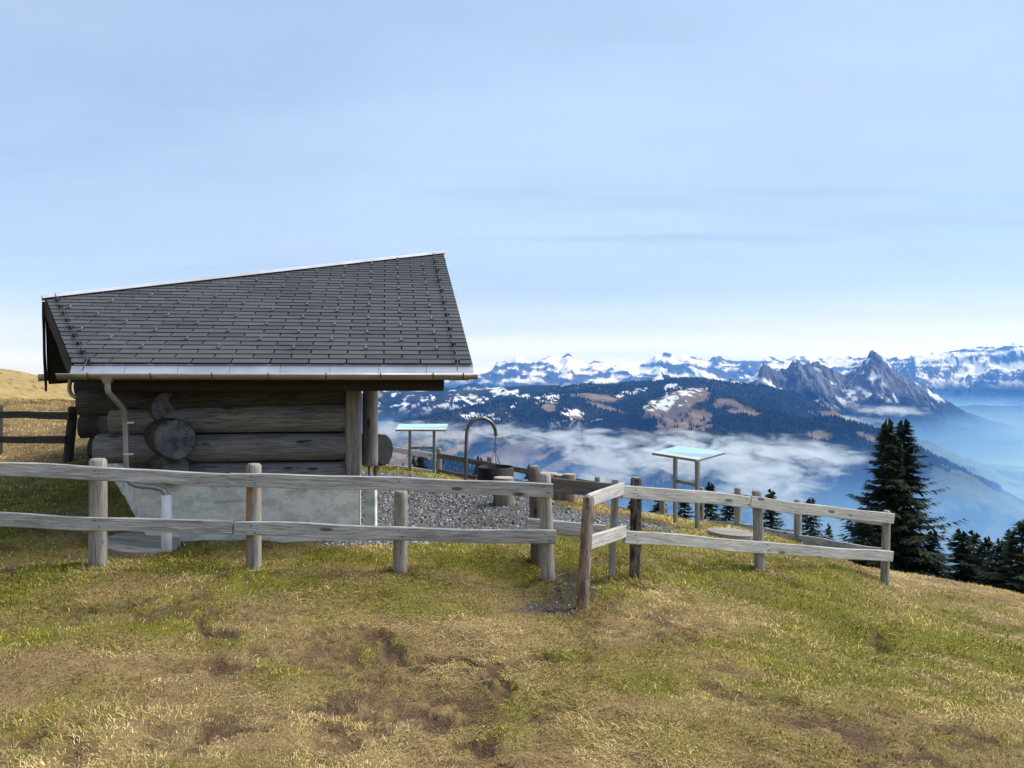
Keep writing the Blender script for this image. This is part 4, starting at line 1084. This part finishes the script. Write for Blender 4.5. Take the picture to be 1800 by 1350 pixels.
# right fence
f4 = fence('pale weathered fence stepping down the mound on the right', P(1333, 1000, 7.8))
post(f4, P(1117, 1010, 7.0), P(1118, 839, 7.0), .053, 'post_dark'); post(f4, P(1335, 1003, 7.8), P(1330, 862, 7.8), .058, r_top=.05); post(f4, P(1554, 1034, 8.7), P(1559, 897, 8.7), .046)
def onl(px, py, off=-.09):
    Z = np.interp(px, (1080, 1117, 1333, 1557, 1600), (6.88, 7.0, 7.8, 8.7, 8.85)) + off
    return P(px, py, Z)
for pa, pb, hits in ((onl(1093, 864), onl(1320, 882), (1117, 1314)), (onl(1318, 881.5), onl(1569, 913), (1333, 1557)), (onl(1097, 944), onl(1345, 962), (1117, 1336)), (onl(1343, 961.5), onl(1567, 979), (1348, 1555))):
    r_ = rail(f4, pa, pb, .115, .04, 'rail_pale', .007)
    nails(r_, [((onl(h_, 900) - Vector((0, 0, onl(h_, 900).z)) - pa + Vector((0, 0, pa.z))).length + dx_, dz_) for h_ in hits for dx_, dz_ in ((-.015, .028), (.018, -.025))])
# rear fence along the edge of the slope
f5 = fence('brown fence along the far edge of the terrace above the valley', P(1050, 905, 16.5))
RF = [(772, 788, 18.2, 797, 826), (860, 802, 17.8, 812, 843), (943, 818, 17.2, 828, 860), (1050, 838, 16.6, 849, 884), (1164, 858, 16.0, 862, 912), (1232, 856, 15.4, 866, 917), (1297, 857, 13.4, 869, 921), (1402, 878, 11.4, 889, 944), (1556, 897, 8.8, 912, 972)]
for px, yt, Z, a_, b_ in RF[:-1]:
    x = (px - CX) / FPX * Z; gz_ = min(gb(x, Z), P(px, b_ + 8, Z).z)
    t = P(px, yt, Z); post(f5, (t.x, t.y, gz_), t, .062 if Z > 12 else .058, 'post' if Z < 14 else 'stump')
for i, (p, q) in enumerate(zip(RF, RF[1:])):
    mt = 'rail_dark' if p[2] > 15.6 else 'rail'
    o_ = -.09 if i < 5 else .09
    rail(f5, P(p[0] - 4, p[3] + 4, p[2] + o_), P(q[0] + 4, q[3] + 4, q[2] + o_), .115, .04, mt); rail(f5, P(p[0] - 4, p[4] + 3, p[2] + o_), P(q[0] + 4, q[4] + 3, q[2] + o_), .13, .04, mt)
rail(f5, P(560, 770, 19.5), P(775, 803, 18.3), .13, .04, 'rail_pale'); rail(f5, P(560, 806, 19.5), P(775, 833, 18.3), .13, .04, 'rail_pale')
# left fence behind the hut
f6 = fence('dark two rail fence on the slope left of the hut', P(123, 809, 10.6))
post(f6, P(119, 812, 10.6), P(129, 715, 10.6), .068, 'rail_black', end='rail_black'); post(f6, P(-4, 806, 11.6), P(-3, 712, 11.6), .065, 'rail_black', end='rail_black')
rail(f6, P(-60, 728, 11.7), P(124, 731, 10.52), .10, .04, 'rail_black'); rail(f6, P(-60, 774, 11.7), P(116, 772, 10.52), .10, .04, 'rail_black')

# ------------------------------------------------------------------ terrace furniture
def outlook_board(label, center, long_dir, W=1.0, D=0.47, leg_gap=.48, z_low=0.0, tilt=.085):
    """inclined outlook table: printed plate in a steel tray on two legs with a cross bar"""
    long_dir = Vector(long_dir).normalized(); up_dir = Vector((-long_dir.y, long_dir.x, 0))
    gzz = gb(center.x, center.y)
    t = thing('outlook_board', (center.x, center.y, gzz), label, 'information board', 'outlook boards on the terrace')
    L0 = Vector((center.x, center.y, gzz))
    sl = Vector((up_dir.x * D, up_dir.y * D, tilt)); sl_n = sl.normalized(); nrm = long_dir.cross(sl_n)
    mid = Vector((center.x, center.y, z_low + tilt / 2))
    Rm = Matrix((long_dir, sl_n, nrm)).transposed().to_quaternion()
    bm = bmesh.new(); box_verts(bm, (0, 0, 0), W, D, .03); bmesh.ops.bevel(bm, geom=bm.edges[:], offset=.004, segments=1, affect='EDGES')
    tr = link('tray', bm_mesh('tray', bm, M['galv']), t, mid - L0, Rm)
    bm = bmesh.new(); box_verts(bm, (0, 0, .018), W - .012, D - .012, .004)
    link('printed_plate', bm_mesh('printed_plate', bm, M['print']), tr)
    for s in (-1, 1):
        c = mid + long_dir * s * leg_gap / 2 - sl_n * .02
        bot = Vector((c.x, c.y, gb(c.x, c.y) - .2)); top = Vector((c.x, c.y, c.z - .012))
        beam('leg', bot, top, board_mesh((top - bot).length, .06, .045, 200 + s, M['galv'], seg=2, wob=0), t, up=up_dir)
    a, b = mid - long_dir * (leg_gap / 2 - .022), mid + long_dir * (leg_gap / 2 - .022); a.z = b.z = z_low - .36
    beam('cross_bar', a, b, board_mesh((b - a).length, .03, .05, 205, M['galv'], seg=2, wob=0), t)
    return t
b1 = P(742, 757, 15.25); outlook_board('outlook board facing the camera beside the hanging hook pole', Vector((b1.x, b1.y, 0)), (1, 0.0, 0), z_low=P(742, 757, 15).z)
b2 = P(1208, 800, 10.5); outlook_board('outlook board turned diagonally behind the pale mound fence', Vector((b2.x, b2.y, 0)), (.42, -.91, 0), z_low=.555, leg_gap=.48)

def ground_of(px, Z): x = (px - CX) / FPX * Z; return Vector((x, Z, gb(x, Z)))
def stump(px, Z, ytop, wpx, label, seed):
    g = ground_of(px, Z); top = P(px, ytop, Z); r = wpx / 2 * Z / FPX
    st = tag(link('stump_seat', round_mesh(top.z - g.z + .06, r * 1.04, r, seed, [M['stump'], M['stump_end']], seg=4, n=22, wob=.05, chamfer=.012), None, (g.x, g.y, g.z - .06), axis_rot((0, 0, 1))), label, 'stump', 'stump seats round the fire')
    return st
stump(886, 10.6, 839, 36, 'upright log stump with split crack in front of the fire bowl', 301)
stump(939, 12.2, 829, 18, 'slim pale stump just behind the fence end post', 302)
stump(964, 12.0, 831, 32, 'wide stump with pale sawn top behind the fence end post', 303)
stump(986, 11.5, 834, 25, 'brown stump left of the outermost stump near the gate', 304)
stump(1001, 11.4, 833, 22, 'outermost stump of the row nearest the gate passage', 305)

# fire bowl: open iron ring
g = ground_of(871, 12.2); ro, hgt = .29, P(871, 823, 12.0).z - g.z
bm = bmesh.new(); prof = [(ro, -.05), (ro, hgt), (ro - .012, hgt + .004), (ro - .02, hgt), (ro - .02, .12), (0.001, .10)]
rings = [[bm.verts.new((r_ * math.cos(a), r_ * math.sin(a), z_)) for a in [2 * math.pi * k / 36 for k in range(36)]] for r_, z_ in prof]
for a, b in zip(rings, rings[1:]):
    for k in range(36): bm.faces.new((a[k], a[(k + 1) % 36], b[(k + 1) % 36], b[k]))
fb = thing('fire_bowl', g, 'black iron fire ring under the bent steel pole', 'fire pit')
link('iron_ring', bm_mesh('iron_ring', bm, M['iron_and_shade'], True), fb)
bm = bmesh.new()
for k in range(9):
    a = random.uniform(0, 6.3); q = Vector((random.uniform(-.12, .12), random.uniform(-.12, .12), .14 + .015 * k)); M4 = Matrix.Translation(q) @ Matrix.Rotation(a, 4, 'Z') @ Matrix.Rotation(random.uniform(-.3, .3), 4, 'Y')
    box_verts(bm, (0, 0, 0), .22, .04, .035, M4)
link('charred_wood', bm_mesh('charred_wood', bm, M['iron_and_shade']), fb)
# bent pole with chain
pb = ground_of(817, 11.7); Zp = 11.7
pole = thing('hook_pole', pb, 'bent steel pole arching over the fire with hanging chain', 'fire pole')
base = pb.copy(); base.z -= .2
pts = [base, P(819, 800, Zp), P(820, 775, Zp)]
cx_, cy_, rr_ = 846, 763, 25.5
pts += [P(cx_ - rr_ * math.cos(a), cy_ - 28 * math.sin(a), Zp + .25 * (a / math.pi)) for a in np.linspace(.12, math.pi * .98, 12)] + [P(871.5, 767, Zp + .25)]
me = tube_mesh(pts, .028, M['darksteel'], 12, True); me.materials[0] = M['pole_steel']
me.transform(Matrix.Translation(-pb)); link('pole', me, pole)
ce = P(871, 766, Zp + .25); cj = P(870, 790, Zp + .27)
chain = bmesh.new(); nl = 16
for k in range(nl):
    c = ce.lerp(cj, (k + .5) / nl); M4 = Matrix.Translation(c - pb) @ Matrix.Rotation(math.pi / 2 * (k % 2), 4, 'Z')
    L_ = (ce - cj).length / nl * .72
    for (p, q) in (((-.005, 0, -L_), (-.005, 0, L_)), ((.005, 0, -L_), (.005, 0, L_)), ((-.005, 0, L_), (.005, 0, L_)), ((-.005, 0, -L_), (.005, 0, -L_))):
        p, q = Vector(p), Vector(q); d = (q - p); Mx = M4 @ Matrix.Translation((p + q) / 2) @ d.to_track_quat('X', 'Z').to_matrix().to_4x4()
        box_verts(chain, (0, 0, 0), d.length + .003, .003, .003, Mx)
link('chain', bm_mesh('chain', chain, M['darksteel']), pole)
for (ex, ey) in ((859, 822), (880, 821), (873, 824)):
    me = tube_mesh([cj, P(ex, ey, Zp + .3 + (.15 if ex == 873 else 0))], .005, M['darksteel'], 6, False); me.transform(Matrix.Translation(-pb)); link('chain_leg', me, pole)

# round wooden well covers set in the turf
def well_cover(px, py, Z, rad, label, tx, ty, mat):
    c = P(px, py, Z); xx, yy = np.meshgrid(np.linspace(c.x - rad, c.x + rad, 9), np.linspace(c.y - rad, c.y + rad, 9)); zz = ground_z(xx, yy); A_ = np.linalg.lstsq(np.stack([xx.ravel() - c.x, yy.ravel() - c.y, np.ones(81)], 1), zz.ravel(), rcond=None)[0]; c.z = float(A_[2]) + .025; tx, ty = -float(A_[0]), -float(A_[1])
    t = thing('well_cover', c, label, 'well cover', 'round well covers in the turf')
    up = Vector((tx, ty, 1)).normalized(); q = Quaternion((0, 0, 1), .06) if up.z > .99999 else Vector((0, 0, 1)).rotation_difference(up) @ Quaternion((0, 0, 1), .10)
    for s in (-1, 1):
        bm = bmesh.new()
        pts = [(rad * math.sin(a), s * (.008 + rad * math.cos(a))) for a in np.linspace(-math.pi / 2, math.pi / 2, 17)]
        a_ = [bm.verts.new((x_, y_, .015)) for x_, y_ in pts]; b_ = [bm.verts.new((x_, y_, -.05)) for x_, y_ in pts]
        bm.faces.new(a_); bm.faces.new(list(reversed(b_))); n = len(pts)
        for i in range(n): bm.faces.new((a_[i], b_[i], b_[(i + 1) % n], a_[(i + 1) % n]))
        bmesh.ops.recalc_face_normals(bm, faces=bm.faces)
        link('half_disc', bm_mesh('half_disc', bm, mat), t, (0, 0, 0), q)
    bm = bmesh.new(); bmesh.ops.create_cone(bm, cap_ends=True, segments=32, radius1=rad * .93, radius2=rad * .93, depth=.5, matrix=Matrix.Translation((0, 0, -.272)))
    link('shaft_ring', bm_mesh('shaft_ring', bm, M['concrete']), t, (0, 0, 0), q)
    return t
well_cover(250, 965, 7.45, .345, 'weathered round wooden well cover in the grass behind the front fence', -.05, -.03, M['post'])
well_cover(1286, 941, 9.35, .29, 'flat round well cover on the mound behind the pale fence', -.02, -.02, M['post'])

# ------------------------------------------------------------------ spruces
def spruce_mesh(H, Rb, seed, nb=240, ns=16, droop=.35, bare=0.0, irregular=.25, spray=.9):
    """crown of drooping branches carrying many needle sprays"""
    g = np.random.default_rng(seed); V, F = [], []; cnt = 0
    for i in range(nb):
        t = (i + g.random()) / nb; t = t ** 0.80
        z = H * (.03 + .96 * t); prof = (1 - t) ** .98 + .02
        L = Rb * prof * g.uniform(1 - irregular * 1.6, 1 + irregular * .6)
        a = i * 2.39996 + g.normal(0, .25); ca, sa = math.cos(a), math.sin(a)
        up0 = g.uniform(-.05, .30) * (0.4 + t)
        m = max(5, int(ns * (.35 + .65 * prof)))
        s = np.linspace(.10, 1, m); s = s + g.normal(0, .02, m)
        cz = z + L * (up0 * s - droop * s ** 1.5 + .16 * s ** 4) 
        for k in range(m):
            for sd in (-1, 1, 0):
                if sd == 0 and g.random() < .5: continue
                sl = (Rb * .20 * (1 - .55 * s[k]) * (.45 + .55 * prof) + .06) * g.uniform(.6, 1.3) * min(1.5, H / 9) * spray
                ang = a + sd * g.uniform(.55, 1.1); dx, dy = math.cos(ang), math.sin(ang)
                bx, by, bz = ca * L * s[k], sa * L * s[k], cz[k]
                w = sl * g.uniform(.20, .34); nx, ny = -dy, dx; dz = -sl * g.uniform(.1, .65)
                V += [(bx - nx * w * .5, by - ny * w * .5, bz), (bx + nx * w * .5, by + ny * w * .5, bz + g.uniform(-.3, .3) * w),
                      (bx + dx * sl * .6 + nx * w * .6, by + dy * sl * .6 + ny * w * .6, bz + dz * .45 - w * .4), (bx + dx * sl, by + dy * sl, bz + dz)]
                F.append((cnt, cnt + 1, cnt + 2, cnt + 3)); cnt += 4
    for k in range(10):
        a = g.uniform(0, 6.3); z = H * g.uniform(.965, 1.0); l = H * .016
        V += [(0, 0, z - l), (.012, .012, z - l), (math.cos(a) * l, math.sin(a) * l, z), (math.cos(a) * l * .3, math.sin(a) * l * .3, z + l)]; F.append((cnt, cnt + 1, cnt + 2, cnt + 3)); cnt += 4
    return fast_mesh('crown', np.array(V), np.array(F), M['needle'])
def trunk_mesh(H, r): return round_mesh(H * .98, r, .012, 7, [M['bark'], M['bark']], seg=8, n=10, wob=.05)
CR_BIG = [spruce_mesh(1.0 * 16, 4.9, s, 290, 36, .20, irregular=.36, spray=.50) for s in (1, 2)]
CR_MID = [spruce_mesh(10.0, 3.3, s, 210, 20, .26, irregular=.36, spray=.62) for s in (3, 4, 5)]
TR_BIG, TR_MID = trunk_mesh(16, .24), trunk_mesh(10, .16)
def spruce(px, ytop, Z, kind, label, width=1.0, H=None):
    top = P(px, ytop, Z); base_z = gb(top.x, top.y)
    big = kind < 2; me, tr, h0 = (CR_BIG[kind], TR_BIG, 16.0) if big else (CR_MID[kind - 2], TR_MID, 10.0)
    Hh = H or (top.z - base_z); sc = Hh / h0
    t = thing('spruce_tree', (top.x, top.y, top.z - Hh), label, 'tree', 'spruces on the slope below the terrace')
    for nm, m_ in (('crown', me), ('trunk', tr)):
        o = link(nm, m_, t, (0, 0, 0)); 
        if nm == 'trunk': o.rotation_mode = 'QUATERNION'; o.rotation_quaternion = axis_rot((0, 0, 1)); o.scale = (sc, sc * width, sc * width)
        else: o.rotation_euler = (0, 0, px * .37); o.scale = (sc * width, sc * width, sc)
    return t
spruce(1560, 742, 46, 0, 'tall dark spruce, left of the close pair right of the fence', 1.2)
spruce(1588, 741, 47.5, 1, 'tall dark spruce, right of the close pair right of the fence', 1.3)
spruce(1518, 905, 44, 3, 'low spruce overlapping the foot of the tall pair', 1.5)
spruce(1640, 935, 46, 4, 'low spruce under the right side of the tall pair', 1.5)
spruce(1690, 933, 48, 2, 'ragged spruce beside the tall pair with a thin top', 1.75)
spruce(1712, 938, 50, 4, 'spruce with dense crown between ragged spruce and the edge pair', 1.7)
spruce(1758, 950, 44, 3, 'small pointed spruce beside the spruce cut by the right edge', 1.5)
spruce(1797, 914, 42, 2, 'spruce cut by the right edge of the picture', 1.7)
spruce(1736, 946, 47, 4, 'spruce filling the gap left of the small pointed spruce', 1.5)
spruce(1778, 934, 45, 3, 'spruce just left of the one cut by the right edge', 1.5)
spruce(1425, 876, 40, 3, 'slender spruce behind the fence left of the tall pair', 1.35)
spruce(1457, 924, 44, 4, 'tiny spruce tip between slender spruce and the tall pair', .8)
spruce(1356, 864, 37, 4, 'spruce behind the middle post of the pale fence', 1.4)
spruce(1249, 849, 36, 2, 'spruce rising just right of the diagonal outlook board', 1.3)
spruce(1283, 876, 38, 3, 'bushy spruce behind the two brown posts near the diagonal board', 1.5)
spruce(1203, 876, 37, 4, 'spruce behind the legs of the diagonal outlook board', 1.5)
spruce(1160, 868, 36, 2, 'spruce seen under the rail beside the dark stained post', 1.4)
spruce(1112, 880, 38, 3, 'spruce partly hidden by the dark stained post', 1.3)
spruce(740, 796, 52, 3, 'small spruce seen between the legs of the far outlook board', 1.2)
spruce(727, 802, 54, 4, 'thin spruce tip beside the left leg of the far outlook board', .7)
spruce(843, 804, 54, 2, 'small spruce tip between hook pole and fire bowl', .9)
spruce(930, 820, 54, 4, 'spruce tip behind the rear fence right of the fire bowl', .8)

# ------------------------------------------------------------------ farmhouses far down in the valley
house_wall = simple('house_plaster', (0.75, 0.72, 0.66), .9, 0, .1); house_roof = simple('house_tiles', (0.28, 0.11, 0.07), .9, 0, .2); house_glass = simple('house_window', (0.05, 0.06, 0.08), .3, 0, .2)
house_wood = simple('house_timber', (0.20, 0.12, 0.07), .9, 0, .2)
def farmhouse(px, py, w, label, wall, rot=0.3):
    d = Vector(((px - CX) / FPX, 1, (HY - py) / FPX)); Zs = np.linspace(2600, 8500, 1200)
    hz, _ = valley_h(d.x * Zs, Zs * d.y); k = np.nonzero(CAMZ + d.z * Zs < hz)[0]; i = k[0] if len(k) else 600
    loc = Vector((d.x * Zs[i], Zs[i], hz[i]))
    t = thing('farmhouse', loc, label, 'house', 'farmhouses in the valley'); t.rotation_euler = (0, 0, rot)
    l, h = w * .75, w * .42
    bm = bmesh.new(); box_verts(bm, (0, 0, h / 2 - 4), w, l, h + 8); link('wall', bm_mesh('wall', bm, wall), t)
    bm = bmesh.new(); r_ = [bm.verts.new(p) for p in ((-w * .58, -l * .6, h * .92), (w * .58, -l * .6, h * .92), (w * .58, l * .6, h * .92), (-w * .58, l * .6, h * .92), (-w * .58, 0, h * 1.75), (w * .58, 0, h * 1.75))]
    for f in ((0, 1, 5, 4), (2, 3, 4, 5), (0, 4, 3), (1, 2, 5), (0, 3, 2, 1)): bm.faces.new([r_[j] for j in f])
    link('roof', bm_mesh('roof', bm, house_roof), t)
    for j in range(3):
        bm = bmesh.new(); box_verts(bm, (w * (-.3 + .3 * j), -l / 2 - .1, h * .55), w * .1, .3, h * .25); link('window', bm_mesh('window', bm, house_glass), t)
farmhouse(1407, 893, 24, 'red roofed farmhouse on the valley floor left of the tall spruces', house_wall)
HL = ['tiny pale hamlet house, second from the left under the clouds', 'tiny pale hamlet house, third from the left and set higher', 'tiny pale hamlet house in the middle of the hamlet', 'tiny pale hamlet house, third from the right and set higher', 'tiny pale hamlet house, lowest one near the diagonal board side', 'tiny pale hamlet house, first from the left and lowest there', 'tiny pale hamlet house, last one to the right']
for i, (px, py) in enumerate(((1035, 862), (1052, 856), (1068, 866), (1085, 858), (1100, 868), (1022, 870), (1118, 862))):
    farmhouse(px, py, 15 + 2 * (i % 3), HL[i], house_wall, .3 * i)

# ------------------------------------------------------------------ air and low clouds
hz_m = bpy.data.materials.new('haze_air'); hz_m.use_nodes = True; nt = hz_m.node_tree; nt.nodes.clear()
ho = nt.nodes.new('ShaderNodeOutputMaterial'); hv = nt.nodes.new('ShaderNodeVolumePrincipled')
hv.inputs['Color'].default_value = (0.09, 0.33, 1.0, 1); hv.inputs['Absorption Color'].default_value = (1, 1, 1, 1); hv.inputs['Density'].default_value = 3.3e-5; hv.inputs['Anisotropy'].default_value = 0.15
nt.links.new(hv.outputs[0], ho.inputs['Volume'])
bm = bmesh.new(); box_verts(bm, (0, 15500, 200), 70000, 40000, 2800)
haze = tag(link('haze', bm_mesh('haze', bm, hz_m)), 'blue haze filling the air over the valley', 'haze', kind='stuff')
mi_m = bpy.data.materials.new('valley_mist_air'); mi_m.use_nodes = True; nt = mi_m.node_tree; nt.nodes.clear(); q = NB(nt)
mo = q.n('ShaderNodeOutputMaterial'); mv = q.n('ShaderNodeVolumePrincipled')
mv.inputs['Color'].default_value = (0.20, 0.44, 1.0, 1); mv.inputs['Absorption Color'].default_value = (1, 1, 1, 1)
mzz = q.sep(q.n('ShaderNodeNewGeometry').outputs['Position'])[2]
mpp = q.n('ShaderNodeMapping'); mpp.inputs['Scale'].default_value = (1 / 1500, 1 / 2100, 1 / 260); nt.links.new(q.n('ShaderNodeNewGeometry').outputs['Position'], mpp.inputs[0])
mnz = q.rng(q.noise(mpp.outputs[0], 1.0, 3, .6, .4), .32, .70, .75, 1.9)
q.put(mv.inputs['Density'], q.math('MULTIPLY', mnz, q.math('MULTIPLY', q.math('POWER', q.rng(mzz, -270.0, -860.0), 1.2), 6.8e-4)))       # settles towards the valley floor
nt.links.new(mv.outputs[0], mo.inputs['Volume'])
bm = bmesh.new(); box_verts(bm, (4500, 14500, -650), 31000, 24000, 780)
mist = tag(link('valley_mist', bm_mesh('valley_mist', bm, mi_m)), 'pale blue mist lying in the valley below the hills', 'mist', kind='stuff')
def cloud_mat(dens, seed):
    m = bpy.data.materials.new('low_cloud_vapour'); m.use_nodes = True; nt = m.node_tree; nt.nodes.clear(); q = NB(nt)
    o = q.n('ShaderNodeOutputMaterial'); v = q.n('ShaderNodeVolumePrincipled'); v.inputs['Color'].default_value = (.88, .94, 1, 1); v.inputs['Anisotropy'].default_value = .2
    oc = q.coord('Object'); s_ = q.sep(oc)
    r2_ = q.math('ADD', q.math('ADD', q.math('MULTIPLY', s_[0], s_[0]), q.math('MULTIPLY', s_[1], s_[1])), q.math('MULTIPLY', s_[2], s_[2]))
    wc = q.n('ShaderNodeNewGeometry').outputs['Position']
    mp = q.n('ShaderNodeMapping'); mp.inputs['Scale'].default_value = (1 / 150, 1 / 220, 1 / 52); mp.inputs['Location'].default_value = (seed, seed * 2, 0); nt.links.new(wc, mp.inputs[0])
    nz = q.noise(mp.outputs[0], 1.0, 6, .64, .9)
    d = q.math('SUBTRACT', q.math('ADD', nz, q.math('MULTIPLY', q.math('SUBTRACT', 1.0, r2_), .28)), .66)
    d = q.math('MULTIPLY', q.math('MAXIMUM', d, 0.0), dens)
    nt.links.new(d, v.inputs['Density']); nt.links.new(v.outputs[0], o.inputs['Volume']); return m
CM = [cloud_mat(.036, 1.3), cloud_mat(.024, 7.7)]
def cloud(px, py, Z, wpx, hpx, dep, label, mat=0, seed=0):
    bm = bmesh.new(); bmesh.ops.create_icosphere(bm, subdivisions=3, radius=1.0); r_ = random.Random(seed)
    ph = [r_.uniform(0, 6.3) for _ in range(3)]
    for v in bm.verts: v.co *= 1 + .07 * math.sin(4 * v.co.x + ph[0]) + .06 * math.sin(5 * v.co.y + ph[1])
    o = link('low_cloud', bm_mesh('low_cloud', bm, CM[mat], True)); o.location = P(px, py, Z); o.scale = (wpx / 2 * Z / FPX, dep, hpx / 2 * Z / FPX)
    return tag(o, label, 'cloud', 'low clouds over the valley', 'stuff')
cloud(1300, 812, 4100, 440, 130, 420, 'broad white cloud bank behind the diagonal outlook board', 0, 1)
cloud(1110, 805, 4300, 400, 90, 380, 'drifting cloud strip left of the diagonal outlook board', 0, 2)
cloud(1000, 772, 4700, 340, 58, 350, 'thin cloud strip above the stump seats', 0, 3)
cloud(760, 765, 4800, 380, 60, 350, 'thin cloud strip above the far outlook board', 1, 4)
cloud(1350, 855, 3700, 280, 110, 350, 'soft misty cloud above the pale fence', 1, 5)
cloud(1500, 808, 4200, 160, 40, 260, 'small cloud wisp left of the tall spruces', 1, 6)
cloud(1480, 745, 6600, 200, 36, 420, 'white cloud behind the dark wooded hill', 0, 7)
cloud(1570, 722, 7600, 170, 26, 400, 'small cloud at the foot of the twin peaks', 1, 8)
cloud(890, 757, 5000, 190, 34, 300, 'small cloud wisp just right of the hook pole arch', 1, 9)
cloud(1185, 770, 4600, 220, 44, 320, 'cloud wisp above the diagonal outlook board', 1, 10)
cloud(1430, 795, 4300, 200, 50, 300, 'loose cloud below the dark wooded hill', 1, 11)
cloud(690, 752, 5200, 160, 40, 300, 'faint cloud beside the hut pillar', 1, 12)
cloud(1060, 842, 3900, 240, 60, 300, 'faint mist over the hamlet', 1, 13)
